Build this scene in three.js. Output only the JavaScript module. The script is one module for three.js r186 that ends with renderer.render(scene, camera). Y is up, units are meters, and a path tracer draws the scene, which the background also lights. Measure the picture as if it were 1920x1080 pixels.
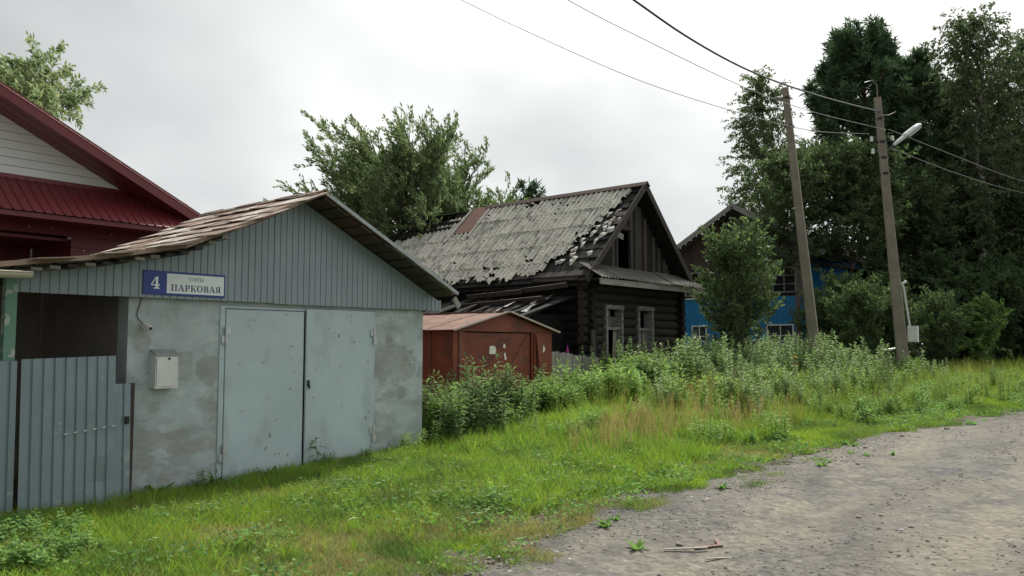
import * as THREE from 'three';
import { ImprovedNoise } from 'three/addons/math/ImprovedNoise.js';

// ---------- camera, sky, sun, exposure ----------
const scene = new THREE.Scene();
const camera = new THREE.PerspectiveCamera(2 * Math.atan(540 / 1500) * 180 / Math.PI, 16 / 9, 0.1, 900);
camera.position.set(0, 1.7, 0);
camera.rotation.set(Math.atan(108 / 1500), -(90 - 39.6) * Math.PI / 180, 0, 'YXZ');
const renderer = new THREE.WebGLRenderer({ antialias: true });
renderer.toneMapping = THREE.LinearToneMapping;
renderer.toneMappingExposure = 1.22;
renderer.shadowMap.enabled = true;

const perlin = new ImprovedNoise();
const fbm3 = (x, y, z, o = 4) => { let s = 0, a = 0.5; for (let i = 0; i < o; i++) { s += a * perlin.noise(x, y, z); x *= 2.03; y *= 2.03; z *= 2.03; a *= 0.5; } return s; };
const clamp = THREE.MathUtils.clamp, lerp = THREE.MathUtils.lerp;
const sstep = (a, b, x) => { const t = clamp((x - a) / (b - a), 0, 1); return t * t * (3 - 2 * t); };
const SUN_EL = 52 * Math.PI / 180, SUN_AZ = 12 * Math.PI / 180;
const sunDir = new THREE.Vector3(Math.cos(SUN_EL) * Math.cos(SUN_AZ), Math.sin(SUN_EL), -Math.cos(SUN_EL) * Math.sin(SUN_AZ));
{ // bright broken overcast: grey cloud sheets, glaring white round the veiled sun
  const W = 1024, H = 512, data = new Float32Array(W * H * 4);
  for (let j = 0; j < H; j++) for (let i = 0; i < W; i++) {
    const el = ((j + 0.5) / H - 0.5) * Math.PI, az = ((i + 0.5) / W - 0.5) * 2 * Math.PI;
    const x = Math.cos(el) * Math.cos(az), y = Math.sin(el), z = Math.cos(el) * Math.sin(az);
    const ang = Math.acos(clamp(x * sunDir.x + y * sunDir.y + z * sunDir.z, -1, 1)) * 180 / Math.PI;
    const yy = Math.max(y, 0);
    const k = 1 / (yy + 0.35);
    const n = fbm3(x * k * 1.3 + 3.1, z * k * 1.3 + 7.7, 2.2, 5);
    const n2 = fbm3(x * k * 0.6 + 13.1, z * k * 0.6 - 4.7, 8.2, 3);
    const glow = Math.exp(-Math.pow(ang / 44, 2));
    const low = Math.pow(1 - clamp(yy / 0.34, 0, 1), 1.5);
    let L = 0.45 + 1.12 * glow + 0.26 * low;
    L *= 0.93 * (1 + 0.65 * n + 0.6 * n2);
    const cool = clamp((0.98 - L) * 2, 0, 1);
    const o = (j * W + i) * 4;
    data[o] = L * lerp(1.0, 0.935, cool); data[o + 1] = L * lerp(1.0, 0.985, cool); data[o + 2] = L * lerp(0.985, 0.995, cool); data[o + 3] = 1;
  }
  const t = new THREE.DataTexture(data, W, H, THREE.RGBAFormat, THREE.FloatType);
  t.mapping = THREE.EquirectangularReflectionMapping; t.magFilter = THREE.LinearFilter; t.minFilter = THREE.LinearFilter; t.needsUpdate = true;
  scene.background = t; scene.environment = t;
}
const sun = new THREE.DirectionalLight(new THREE.Color(1.0, 0.95, 0.86), 4.2);
sun.name = 'sun'; sun.position.copy(sunDir).multiplyScalar(80).add(new THREE.Vector3(15, 0, -8)); sun.target.position.set(15, 0, -8);
sun.castShadow = true; sun.shadow.radius = 3; sun.shadow.mapSize.set(4096, 4096);
Object.assign(sun.shadow.camera, { left: -45, right: 45, top: 45, bottom: -45, near: 1, far: 200 });
scene.add(sun, sun.target);

// ---------- helpers ----------
function rng(seed) { let s = seed | 0; return () => { s = (s + 0x6d2b79f5) | 0; let t = Math.imul(s ^ (s >>> 15), 1 | s); t = (t + Math.imul(t ^ (t >>> 7), 61 | t)) ^ t; return ((t ^ (t >>> 14)) >>> 0) / 4294967296; }; }
const R = rng(77), rr = (a, b, r = R) => a + (b - a) * r();
const vadd = (a, b, k = 1) => [a[0] + b[0] * k, a[1] + b[1] * k, a[2] + b[2] * k];
const vsub = (a, b) => [a[0] - b[0], a[1] - b[1], a[2] - b[2]];
const vmul = (a, k) => [a[0] * k, a[1] * k, a[2] * k];
const vdot = (a, b) => a[0] * b[0] + a[1] * b[1] + a[2] * b[2];
const vcross = (a, b) => [a[1] * b[2] - a[2] * b[1], a[2] * b[0] - a[0] * b[2], a[0] * b[1] - a[1] * b[0]];
const vnorm = (a) => { const l = Math.hypot(a[0], a[1], a[2]) || 1; return [a[0] / l, a[1] / l, a[2] / l]; };
const vlerp = (a, b, t) => [lerp(a[0], b[0], t), lerp(a[1], b[1], t), lerp(a[2], b[2], t)];

class GB { // collects faces, uv in metres
  constructor() { this.p = []; this.n = []; this.u = []; this.uo = [R() * 7, R() * 7]; }
  vert(p, n, u) { this.p.push(p[0], p[1], p[2]); this.n.push(n[0], n[1], n[2]); this.u.push(u[0], u[1]); }
  tri(a, b, c, ua = [0, 0], ub = [0, 0], uc = [0, 0]) { const n = vnorm(vcross(vsub(b, a), vsub(c, a))); this.vert(a, n, ua); this.vert(b, n, ub); this.vert(c, n, uc); return this; }
  quad(a, b, c, d, uv) { // counter-clockwise; uv: four pairs or measured from the edges
    if (!uv) { const w = Math.hypot(...vsub(b, a)), h = Math.hypot(...vsub(d, a)), [x, y] = this.uo; uv = [[x, y], [x + w, y], [x + w, y + h], [x, y + h]]; }
    this.tri(a, b, c, uv[0], uv[1], uv[2]); this.tri(a, c, d, uv[0], uv[2], uv[3]); return this;
  }
  hexa(c, grain) { // eight corners: 0-3 one end ring, 4-7 the other; u runs from ring to ring
    const L = Math.hypot(...vsub(c[4], c[0])); const [x, y] = this.uo;
    for (let i = 0; i < 4; i++) { const j = (i + 1) % 4, w = Math.hypot(...vsub(c[j], c[i])); const v = y + i * 0.31; this.quad(c[i], c[i + 4], c[j + 4], c[j], [[x, v], [x + L, v], [x + L, v + w], [x, v + w]]); }
    this.quad(c[0], c[1], c[2], c[3]); this.quad(c[7], c[6], c[5], c[4]); return this;
  }
  box(x0, x1, y0, y1, z0, z1) {
    const f = (a, b, c, d, k, l) => this.quad(a, b, c, d, [a, b, c, d].map((q) => [q[k], q[l]]));
    f([x0, y0, z1], [x1, y0, z1], [x1, y1, z1], [x0, y1, z1], 0, 1); f([x1, y0, z0], [x0, y0, z0], [x0, y1, z0], [x1, y1, z0], 0, 1);
    f([x1, y0, z1], [x1, y0, z0], [x1, y1, z0], [x1, y1, z1], 2, 1); f([x0, y0, z0], [x0, y0, z1], [x0, y1, z1], [x0, y1, z0], 2, 1);
    f([x0, y1, z1], [x1, y1, z1], [x1, y1, z0], [x0, y1, z0], 0, 2); f([x0, y0, z0], [x1, y0, z0], [x1, y0, z1], [x0, y0, z1], 0, 2); return this;
  }
  beam(a, b, w, h, up = [0, 1, 0]) { // plank from a to b; h measured along up, w across
    const d = vnorm(vsub(b, a)); let s = vcross(d, up); if (Math.hypot(...s) < 1e-4) s = vcross(d, [1, 0, 0]); s = vnorm(s); const t = vnorm(vcross(s, d));
    const ring = (q) => [[-1, -1], [1, -1], [1, 1], [-1, 1]].map(([i, j]) => vadd(vadd(q, s, i * w / 2), t, j * h / 2));
    const r0 = ring(a), r1 = ring(b); return this.hexa([...r0, ...r1]);
  }
  tube(pts, rad, seg = 6, cap = true) {
    const N = pts.length, rings = []; let ref = [0.31, 0.2, 0.93];
    for (let i = 0; i < N; i++) {
      const d = vnorm(vsub(pts[Math.min(N - 1, i + 1)], pts[Math.max(0, i - 1)])); let s = vcross(d, ref); if (Math.hypot(...s) < 0.05) s = vcross(d, [1, 0, 0]); s = vnorm(s); const t = vcross(s, d); const r = Array.isArray(rad) ? rad[i] : rad;
      rings.push(Array.from({ length: seg + 1 }, (_, k) => { const a = k / seg * Math.PI * 2, n = vadd(vmul(s, Math.cos(a)), t, Math.sin(a)); return [vadd(pts[i], n, r), n, k / seg * Math.max(0.02, r) * 6.28]; }));
    }
    let L = this.uo[0];
    for (let i = 0; i < N - 1; i++) {
      const L2 = L + Math.hypot(...vsub(pts[i + 1], pts[i]));
      for (let k = 0; k < seg; k++) { const A = rings[i][k], B = rings[i][k + 1], C = rings[i + 1][k + 1], D = rings[i + 1][k]; const v = (q, l) => this.vert(q[0], q[1], [l, q[2]]); v(A, L); v(C, L2); v(B, L); v(A, L); v(D, L2); v(C, L2); }
      L = L2;
    }
    if (cap) for (const [i, s] of [[0, 1], [N - 1, -1]]) for (let k = 0; k < seg; k++) { const a = rings[i][k][0], b = rings[i][k + 1][0]; s > 0 ? this.tri(pts[i], a, b) : this.tri(pts[i], b, a); }
    return this;
  }
  prism(poly, z0, z1) { // polygon in x,y (convex, counter-clockwise) between z0 < z1
    const n = poly.length;
    for (let i = 1; i < n - 1; i++) { const q = [poly[0], poly[i], poly[i + 1]]; this.tri(...q.map((p) => [p[0], p[1], z1]), ...q); this.tri([q[0][0], q[0][1], z0], [q[2][0], q[2][1], z0], [q[1][0], q[1][1], z0], q[0], q[2], q[1]); }
    for (let i = 0; i < n; i++) { const a = poly[i], b = poly[(i + 1) % n]; this.quad([a[0], a[1], z0], [b[0], b[1], z0], [b[0], b[1], z1], [a[0], a[1], z1]); }
    return this;
  }
  move(m) { const v = new THREE.Vector3(), nm = new THREE.Matrix3().getNormalMatrix(m); for (let i = 0; i < this.p.length; i += 3) { v.fromArray(this.p, i).applyMatrix4(m).toArray(this.p, i); v.fromArray(this.n, i).applyMatrix3(nm).normalize().toArray(this.n, i); } return this; }
  geo() { const g = new THREE.BufferGeometry(); g.setAttribute('position', new THREE.Float32BufferAttribute(this.p, 3)); g.setAttribute('normal', new THREE.Float32BufferAttribute(this.n, 3)); g.setAttribute('uv', new THREE.Float32BufferAttribute(this.u, 2)); return g; }
}
class LB { // leaves: indexed, coloured per leaf
  constructor() { this.p = []; this.n = []; this.c = []; this.i = []; }
  leaf(b, dir, side, len, wid, col, fold = 0.25) {
    const nn = vnorm(vcross(dir, side)), k = this.p.length / 3;
    const m = vadd(b, dir, len * 0.42), l = vadd(vadd(m, side, -wid / 2), nn, fold * wid * 0.5), r = vadd(vadd(m, side, wid / 2), nn, fold * wid * 0.5), t = vadd(vadd(b, dir, len), nn, -fold * len * 0.2);
    const nl = vnorm(vadd(nn, side, 0.6 * fold)), nr = vnorm(vadd(nn, side, -0.6 * fold));
    for (const [q, n] of [[b, nn], [r, nr], [t, nn], [l, nl]]) { this.p.push(...q); this.n.push(...n); this.c.push(...col); }
    this.i.push(k, k + 2, k + 1, k, k + 3, k + 2);
  }
  blade(b, dir, side, len, wid, col, droop = 0.5, seg = 3) { // long curved leaf
    const nn0 = vcross(dir, side); let k = this.p.length / 3; let q = b, d = dir;
    for (let i = 0; i <= seg; i++) {
      const t = i / seg, w = wid * (i === 0 ? 0.35 : Math.sin(Math.PI * Math.pow(0.18 + 0.82 * t, 0.75)) + 0.02) * 0.5, n = vnorm(vcross(d, side));
      for (const s of [-1, 1]) { this.p.push(...vadd(q, side, s * w)); this.n.push(...n); this.c.push(...col); }
      q = vadd(q, d, len / seg); d = vnorm(vadd(d, [0, -1, 0], droop / seg));
    }
    for (let i = 0; i < seg; i++) { const a = k + i * 2; this.i.push(a, a + 3, a + 1, a, a + 2, a + 3); }
  }
  geo() { const g = new THREE.BufferGeometry(); g.setAttribute('position', new THREE.Float32BufferAttribute(this.p, 3)); g.setAttribute('normal', new THREE.Float32BufferAttribute(this.n, 3)); g.setAttribute('color', new THREE.Float32BufferAttribute(this.c, 3)); g.setIndex(this.i); return g; }
}
const used = new Map();
const numbered = (n) => { const k = used.get(n) ?? 0; used.set(n, k + 1); return k ? n + '_' + String(k).padStart(3, '0') : n; };
const tag = (o, label, category, group) => { o.userData.label = label; o.userData.category = category; if (group) o.userData.group = group; return o; };
const shade = (o) => { o.traverse((m) => { if (m.isMesh) { m.castShadow = true; m.receiveShadow = true; } }); return o; };
function thing(name, label, category, pos = [0, 0, 0], group) { const o = new THREE.Group(); o.name = numbered(name); o.position.set(...pos); scene.add(o); return tag(o, label, category, group); }
function part(parent, name, gb, mat, label) { // gb in world metres; kept in the parent's frame
  const m = new THREE.Mesh(gb.geo ? gb.geo() : gb, mat); m.name = name; m.castShadow = m.receiveShadow = true; if (label) m.userData.label = label;
  let q = parent; const off = new THREE.Vector3(); while (q && q !== scene) { off.add(q.position); q = q.parent; }
  m.geometry.translate(-off.x, -off.y, -off.z); parent.add(m); return m;
}
function solo(name, gb, mat, label, category, group) { const m = new THREE.Mesh(gb.geo(), mat); m.name = numbered(name); m.castShadow = m.receiveShadow = true; scene.add(m); return tag(m, label, category, group); }

// ---------- computed textures ----------
function lattice(seed, P) { const r = rng(seed), a = new Float32Array(P * P); for (let i = 0; i < a.length; i++) a[i] = r(); return a; }
const LT = [], LA = [];
function vn(u, v, P, seed) { // periodic value noise, u,v in 0..1
  const row = LT[seed] ??= []; let L = row[P]; if (!L) L = row[P] = lattice(seed * 4096 + P, P);
  const x = u * P, y = v * P, xi = Math.floor(x), yi = Math.floor(y), fx = x - xi, fy = y - yi, sx = fx * fx * (3 - 2 * fx), sy = fy * fy * (3 - 2 * fy);
  const a = ((xi % P) + P) % P, b = (a + 1) % P, c = ((yi % P) + P) % P, d = (c + 1) % P;
  return lerp(lerp(L[c * P + a], L[c * P + b], sx), lerp(L[d * P + a], L[d * P + b], sx), sy);
}
const fb = (u, v, P, seed, o = 4) => { let s = 0, a = 0.5, w = 0; for (let i = 0; i < o; i++) { s += a * vn(u, v, P, seed + i); w += a; a *= 0.55; P *= 2; } return s / w; };
function va(u, v, P, Q, seed) { const row = LA[seed] ??= []; let L = row[P * 512 + Q]; if (!L) { const r = rng(seed * 65536 + P * 256 + Q); L = new Float32Array(P * Q); for (let i = 0; i < L.length; i++) L[i] = r(); row[P * 512 + Q] = L; }
  const x = u * P, y = v * Q, xi = Math.floor(x), yi = Math.floor(y), fx = x - xi, fy = y - yi, sx = fx * fx * (3 - 2 * fx), sy = fy * fy * (3 - 2 * fy), a = ((xi % P) + P) % P, b = (a + 1) % P, c = ((yi % Q) + Q) % Q, d = (c + 1) % Q;
  return lerp(lerp(L[c * P + a], L[c * P + b], sx), lerp(L[d * P + a], L[d * P + b], sx), sy); }
const fa = (u, v, P, Q, seed, o = 4) => { let s = 0, a = 0.5, w = 0; for (let i = 0; i < o; i++) { s += a * va(u, v, P, Q, seed + i); w += a; a *= 0.55; P *= 2; Q *= 2; } return s / w; }; // stretched noise
const enc = (x) => { x = clamp(x, 0, 1); return 255 * (x <= 0.0031308 ? 12.92 * x : 1.055 * Math.pow(x, 1 / 2.4) - 0.055); };
function tex(w, h, fn, mx = 1, my = 1) { // fn(u, v) -> linear rgb; mx, my: metres that one repeat covers
  const d = new Uint8Array(w * h * 4);
  for (let j = 0; j < h; j++) for (let i = 0; i < w; i++) { const c = fn((i + 0.5) / w, (j + 0.5) / h), o = (j * w + i) * 4; d[o] = enc(c[0]); d[o + 1] = enc(c[1]); d[o + 2] = enc(c[2]); d[o + 3] = 255; }
  const t = new THREE.DataTexture(d, w, h); t.colorSpace = THREE.SRGBColorSpace; return texset(t, mx, my);
}
function texset(t, mx, my) { t.wrapS = t.wrapT = THREE.RepeatWrapping; t.magFilter = THREE.LinearFilter; t.minFilter = THREE.LinearMipmapLinearFilter; t.generateMipmaps = true; t.repeat.set(1 / mx, 1 / my); t.needsUpdate = true; return t; }
function grey(w, h, fn, mx = 1, my = 1) { const d = new Uint8Array(w * h * 4); for (let j = 0; j < h; j++) for (let i = 0; i < w; i++) { const c = clamp(fn((i + 0.5) / w, (j + 0.5) / h), 0, 1) * 255, o = (j * w + i) * 4; d[o] = d[o + 1] = d[o + 2] = c; d[o + 3] = 255; } const t = new THREE.DataTexture(d, w, h); return texset(t, mx, my); }
const mix3 = (a, b, t) => [lerp(a[0], b[0], t), lerp(a[1], b[1], t), lerp(a[2], b[2], t)];
const std = (o) => new THREE.MeshStandardMaterial({ side: THREE.DoubleSide, ...o });
const lin = (r, g, b) => new THREE.Color().setRGB(r, g, b);

// ---------- terrain ----------
function hgt(x, z) {
  let h = x < 5 ? 0 : x < 34 ? 0.034 * (x - 5) : 0.986 + 0.006 * (Math.min(x, 120) - 34);
  h *= sstep(3, 7, x);
  h += 0.24 * sstep(-4.7, -8.0, z) * sstep(9, 16, x);
  h += 0.05 * perlin.noise(x * 0.35, 1.3, z * 0.35) * sstep(-3.8, -5.5, z) + 0.018 * perlin.noise(x * 0.9, 5.3, z * 1.7);
  return h - 0.02;
}
const EDGE = [[-80, -4.0], [4.5, -4.15], [6.8, -4.46], [8.25, -4.45], [9.8, -4.24], [11.1, -4.04], [12.8, -3.84], [14.7, -3.5], [16.3, -3.04], [18.2, -2.3], [22, -0.9], [28, 1.2], [34, 2.6], [200, 3]];
const roadEdge = (x) => { let i = 0; while (i < EDGE.length - 2 && x > EDGE[i + 1][0]) i++; const t = clamp((x - EDGE[i][0]) / (EDGE[i + 1][0] - EDGE[i][0]), 0, 1); return lerp(EDGE[i][1], EDGE[i + 1][1], t) + 0.2 * perlin.noise(x * 0.8, 0.5, 3.3) + 0.2 * perlin.noise(x * 2.6, 9.5, 3.3) + 0.08 * perlin.noise(x * 8, 9.5, 1.3); };
const trackAt = (x, z, c, w) => Math.exp(-Math.pow((z - c - 0.25 * perlin.noise(x * 0.16, 3, c)) / w, 2));
const roadH = (x, z) => hgt(x, z) + 0.012 - 0.026 * (trackAt(x, z, -3.0, 0.26) + trackAt(x, z, -1.3, 0.26) + trackAt(x, z, 0.8, 0.25)) + 0.014 * trackAt(x, z, -2.1, 0.3) + 0.014 * perlin.noise(x * 2.1, 4.4, z * 3.3) + 0.008 * perlin.noise(x * 7, 1.4, z * 8);
// ---------- materials ----------
const T = {};
T.fine = grey(512, 512, (u, v) => fb(u, v, 32, 11, 4), 0.8, 0.8);
T.rough = grey(512, 512, (u, v) => fb(u, v, 8, 21, 6), 2, 2);
// wood: grain along u
const woodFn = (a, b, c, sd) => (u, v) => { const g = fb(u * 1, v, 4, sd, 2), s = vn(u * 1 + g * 0.03, v, 64, sd + 9) * 0.6 + vn(u, v, 128, sd + 10) * 0.4; const streak = fa(u, v, 6, 48, sd + 3, 3); const crack = sstep(0.74, 0.84, fa(u, v, 16, 96, sd + 5, 2)); let k = mix3(a, b, clamp(streak * 0.75 + s * 0.35 - 0.05, 0, 1)); k = mix3(k, c, crack * 0.8); return vmul(k, 0.8 + 0.4 * fb(u, v, 6, sd + 17, 4)); };
const wood = (a, b, c, sd, rough = 0.9, bump = 0.004) => std({ map: tex(512, 512, woodFn(a, b, c, sd), 2.4, 0.9), roughness: rough, bumpMap: T.woodB, bumpScale: bump });
T.woodB = grey(512, 512, (u, v) => 0.6 * fa(u, v, 8, 64, 5, 3) + 0.4 * fb(u, v, 24, 8, 3), 2.4, 0.9);
const M = {};
M.greyWood = wood([0.20, 0.195, 0.18], [0.34, 0.33, 0.30], [0.06, 0.055, 0.05], 31);
M.darkWood = wood([0.030, 0.026, 0.023], [0.075, 0.064, 0.055], [0.012, 0.011, 0.010], 41);
M.brownWood = wood([0.045, 0.030, 0.022], [0.10, 0.068, 0.05], [0.02, 0.015, 0.012], 51);
M.logWood = wood([0.016, 0.0125, 0.011], [0.046, 0.034, 0.030], [0.014, 0.012, 0.011], 61, 0.85, 0.006);
M.char = new THREE.MeshPhysicalMaterial({ side: THREE.DoubleSide, specularIntensity: 0.35, map: tex(512, 512, (u, v) => { const c = fb(u, v, 24, 71, 4), k = sstep(0.55, 0.7, fb(u, v, 10, 75, 3)); return mix3([0.008, 0.008, 0.008], [0.032, 0.030, 0.028], c * 0.7 + k * 0.5); }, 1.1, 1.1), roughness: 0.8, bumpMap: T.fine, bumpScale: 0.006 });
M.ash = std({ map: tex(256, 256, (u, v) => mix3([0.20, 0.20, 0.19], [0.52, 0.52, 0.50], fb(u, v, 8, 81, 4)), 0.7, 0.7), roughness: 0.95 });
// galvanised / painted profiled sheet
const sheetFn = (c, sd, amt = 0.12) => (u, v) => { const n = fb(u, v, 6, sd, 5), s = fa(u, v, 48, 4, sd + 4, 3); return vmul(c, 1 + amt * 2 * (n - 0.5) + amt * (s - 0.5)); };
M.gableSheet = std({ map: tex(512, 512, sheetFn([0.235, 0.285, 0.308], 101), 2.3, 2.3), roughness: 0.42, metalness: 0.15 });
M.gateSheet = std({ map: tex(512, 512, (u, v) => { let c = sheetFn([0.178, 0.232, 0.252], 111, 0.16)(u, v); const st = sstep(0.68, 0.8, fb(u, v, 14, 118, 4)); return mix3(c, [0.36, 0.38, 0.37], st * 0.5); }, 1.9, 1.9), roughness: 0.4, metalness: 0.15 });
M.doorPaint = std({ map: tex(1024, 1024, (u, v) => { let c = [0.43, 0.525, 0.555]; const n = fb(u, v, 3, 121, 5), f = fb(u, v, 40, 124, 3); c = vmul(c, 0.92 + 0.2 * (n - 0.5) + 0.06 * (f - 0.5) + 0.06); const sm = sstep(0.58, 0.78, fa(u, v, 8, 4, 131, 5)); c = mix3(c, [0.31, 0.37, 0.38], sm * 0.5); const scr = sstep(0.80, 0.86, fa(u, v, 90, 12, 139, 3)); c = mix3(c, [0.50, 0.58, 0.60], scr * 0.5); const chip = sstep(0.79, 0.82, fb(u, v, 34, 143, 4)); c = mix3(c, [0.16, 0.10, 0.07], chip * 0.7); const sc = sstep(0.80, 0.86, fb(u, v, 26, 137, 3)); return mix3(c, [0.24, 0.24, 0.22], sc * 0.4); }, 2.4, 2.4), roughness: 0.5, bumpMap: T.fine, bumpScale: 0.0012 });
{ // plaster: pale blue-grey whitewash over grey-brown render; bare patches where the coat has gone
  const W = 4.6, Hh = 2.3, blobs = [[3.95, 1.42, 0.62, 0.36], [4.15, 1.30, 0.40, 0.30], [0.35, 0.62, 0.5, 0.16], [0.9, 0.5, 0.5, 0.13], [0.15, 0.3, 0.25, 0.35], [0.55, 0.2, 0.35, 0.16], [1.0, 1.4, 0.14, 0.22], [0.15, 1.75, 0.13, 0.24], [1.05, 0.95, 0.10, 0.22], [0.3, 1.0, 0.14, 0.10]];
  M.plaster = std({ map: tex(1024, 512, (u, v) => {
    const x = u * W, y = v * Hh, n = fb(u, v, 10, 141, 5), n2 = fb(u, v, 5, 151, 5), n3 = fb(u, v, 60, 157, 3), br = fa(u, v, 40, 14, 159, 4);
    let bare = 0; for (const [bx, by, bw, bh] of blobs) { const d = Math.hypot((x - bx) / bw, (y - by) / bh) + (n - 0.5) * 1.7 + (br - 0.5) * 0.9; bare = Math.max(bare, 1 - sstep(0.80, 0.92, d)); }
    bare = Math.max(bare, sstep(0.60, 0.68, n2 * 0.5 + br * 0.55 - 0.02) * 0.6);
    const tr = (y > 1.28 && y < 1.63 && x > 0.60 + (1.63 - y) * 0.06 && x < 0.79 - (1.63 - y) * 0.08) ? 1 : 0; bare = Math.max(bare, tr * 0.85);
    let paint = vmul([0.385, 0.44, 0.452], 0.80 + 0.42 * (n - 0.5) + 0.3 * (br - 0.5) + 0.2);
    const dirt = sstep(0.5, 0.72, fb(u, v, 14, 171, 5)); paint = mix3(paint, [0.25, 0.275, 0.27], dirt * 0.6);
    const white = sstep(0.62, 0.76, fb(u, v, 18, 181, 5)); paint = mix3(paint, [0.50, 0.55, 0.55], white * 0.7);
    const under = vmul([0.28, 0.272, 0.245], 0.85 + 0.5 * (n3 - 0.5) + 0.5 * (n - 0.5) + 0.1);
    const crack = (1 - sstep(0.003, 0.012, Math.abs(fb(u, v, 7, 187, 4) - 0.5))) * sstep(0.52, 0.6, fb(u, v, 6, 193, 3));
    return mix3(paint, crack > 0.3 && bare < 0.5 ? vmul(under, 0.5) : under, bare * 0.5 + crack * 0.35);
  }, W, Hh), roughness: 0.88, bumpMap: T.rough, bumpScale: 0.006 });
}
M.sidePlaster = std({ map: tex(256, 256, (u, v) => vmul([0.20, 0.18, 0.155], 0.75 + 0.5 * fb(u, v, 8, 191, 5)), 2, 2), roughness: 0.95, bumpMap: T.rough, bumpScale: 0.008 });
const rustSet = [[0.34, 0.285, 0.235], [0.25, 0.185, 0.14], [0.46, 0.42, 0.37], [0.33, 0.30, 0.265], [0.19, 0.135, 0.105]];
M.tiles = rustSet.map((c, k) => std({ map: tex(256, 256, (u, v) => { const n = fb(u, v, 6, 201 + k * 7, 5), r = sstep(0.5, 0.66, fb(u, v, 9, 241 + k * 7, 4)); return vmul(mix3(c, [0.19, 0.10, 0.06], r * 0.7), 0.75 + 0.5 * n); }, 0.9, 0.9), roughness: 0.7, bumpMap: T.fine, bumpScale: 0.003 }));
M.red = std({ map: tex(256, 256, sheetFn([0.135, 0.020, 0.025], 301, 0.12), 2, 2), roughness: 0.42, metalness: 0.1 });
M.siding = std({ map: tex(256, 256, (u, v) => vmul([0.60, 0.62, 0.60], 0.93 + 0.14 * fb(u, v, 6, 311, 4)), 2, 2), roughness: 0.55 });
const slateFn = (sd) => (u, v) => { const n = fb(u, v, 5, sd, 5), f = fb(u, v, 50, sd + 3, 3), st = sstep(0.5, 0.72, fa(u, v, 24, 6, sd + 6, 4)); let c = vmul([0.40, 0.395, 0.345], 0.78 + 0.44 * n); c = mix3(c, [0.13, 0.127, 0.115], st * 0.7); c = mix3(c, [0.10, 0.10, 0.085], sstep(0.66, 0.78, fb(u, v, 9, sd + 12, 5)) * 0.7); c = mix3(c, [0.31, 0.32, 0.22], sstep(0.58, 0.7, fb(u, v, 7, sd + 19, 4)) * 0.35); return vmul(c, 0.85 + 0.3 * f); };
M.slate = [0, 1, 2].map((k) => std({ map: tex(512, 512, slateFn(321 + k * 31), 2.2, 2.2), roughness: 0.92, bumpMap: T.fine, bumpScale: 0.004 }));
M.slateOld = std({ map: tex(256, 256, (u, v) => vmul([0.105, 0.10, 0.09], 0.6 + 0.8 * fb(u, v, 12, 411, 4)), 1.5, 1.5), roughness: 0.95, bumpMap: T.fine, bumpScale: 0.004 });
M.rust = std({ map: tex(512, 512, (u, v) => { const n = fb(u, v, 5, 421, 5), s = fa(u, v, 40, 5, 425, 3), o = sstep(0.56, 0.74, fb(u, v, 6, 431, 5)), d = sstep(0.58, 0.76, fa(u, v, 12, 4, 437, 4)); let c = vmul([0.165, 0.034, 0.015], 0.75 + 0.35 * n + 0.2 * s); c = mix3(c, [0.22, 0.062, 0.024], o * 0.55); return mix3(c, [0.055, 0.022, 0.016], d * 0.7); }, 2.1, 2.1), roughness: 0.62, bumpMap: T.fine, bumpScale: 0.002 });
M.rustRoof = std({ map: tex(256, 256, (u, v) => { const n = fb(u, v, 6, 441, 5); return vmul(mix3([0.175, 0.085, 0.055], [0.11, 0.048, 0.03], sstep(0.4, 0.7, fb(u, v, 8, 447, 4))), 0.7 + 0.6 * n); }, 1.2, 1.2), roughness: 0.6, bumpMap: T.fine, bumpScale: 0.002 });
M.rustPatch = std({ map: tex(256, 256, (u, v) => vmul(mix3([0.17, 0.085, 0.06], [0.10, 0.05, 0.038], fb(u, v, 5, 451, 4)), 0.8 + 0.4 * fb(u, v, 30, 455, 3)), 1.2, 1.2), roughness: 0.7 });
M.concrete = std({ map: tex(256, 256, (u, v) => { const n = fb(u, v, 8, 461, 5); return vmul([0.225, 0.198, 0.165], 0.7 + 0.6 * n); }, 1.5, 1.5), roughness: 0.93, bumpMap: T.rough, bumpScale: 0.008 });
M.blue = std({ map: tex(256, 256, sheetFn([0.013, 0.175, 0.38], 471, 0.15), 2, 2), roughness: 0.45 });
M.whitePaint = std({ map: tex(256, 256, (u, v) => vmul([0.62, 0.63, 0.62], 0.85 + 0.3 * fb(u, v, 8, 481, 4)), 1, 1), roughness: 0.5 });
M.oldWhite = std({ map: tex(256, 256, (u, v) => mix3([0.30, 0.31, 0.30], [0.13, 0.125, 0.115], sstep(0.4, 0.65, fa(u, v, 8, 32, 485, 4))), 1.2, 0.6), roughness: 0.85, bumpMap: T.woodB, bumpScale: 0.003 });
M.greyPanel = std({ map: tex(256, 256, sheetFn([0.115, 0.125, 0.12], 491, 0.2), 2, 2), roughness: 0.8 });
M.beige = std({ map: tex(256, 256, sheetFn([0.28, 0.26, 0.215], 495, 0.2), 2, 2), roughness: 0.8 });
M.green = std({ map: tex(256, 256, (u, v) => mix3([0.115, 0.235, 0.175], [0.38, 0.40, 0.36], sstep(0.55, 0.66, fb(u, v, 14, 501, 4))), 0.8, 0.8), roughness: 0.6 });
M.cream = std({ color: lin(0.46, 0.43, 0.34), roughness: 0.5 });
M.black = std({ color: lin(0.012, 0.012, 0.012), roughness: 0.6 });
M.steel = std({ map: tex(256, 256, (u, v) => vmul([0.30, 0.33, 0.325], 0.7 + 0.6 * fb(u, v, 12, 511, 4)), 0.6, 0.6), roughness: 0.45, metalness: 0.3 });
M.galv = std({ color: lin(0.55, 0.56, 0.57), roughness: 0.35, metalness: 0.4 });
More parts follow.
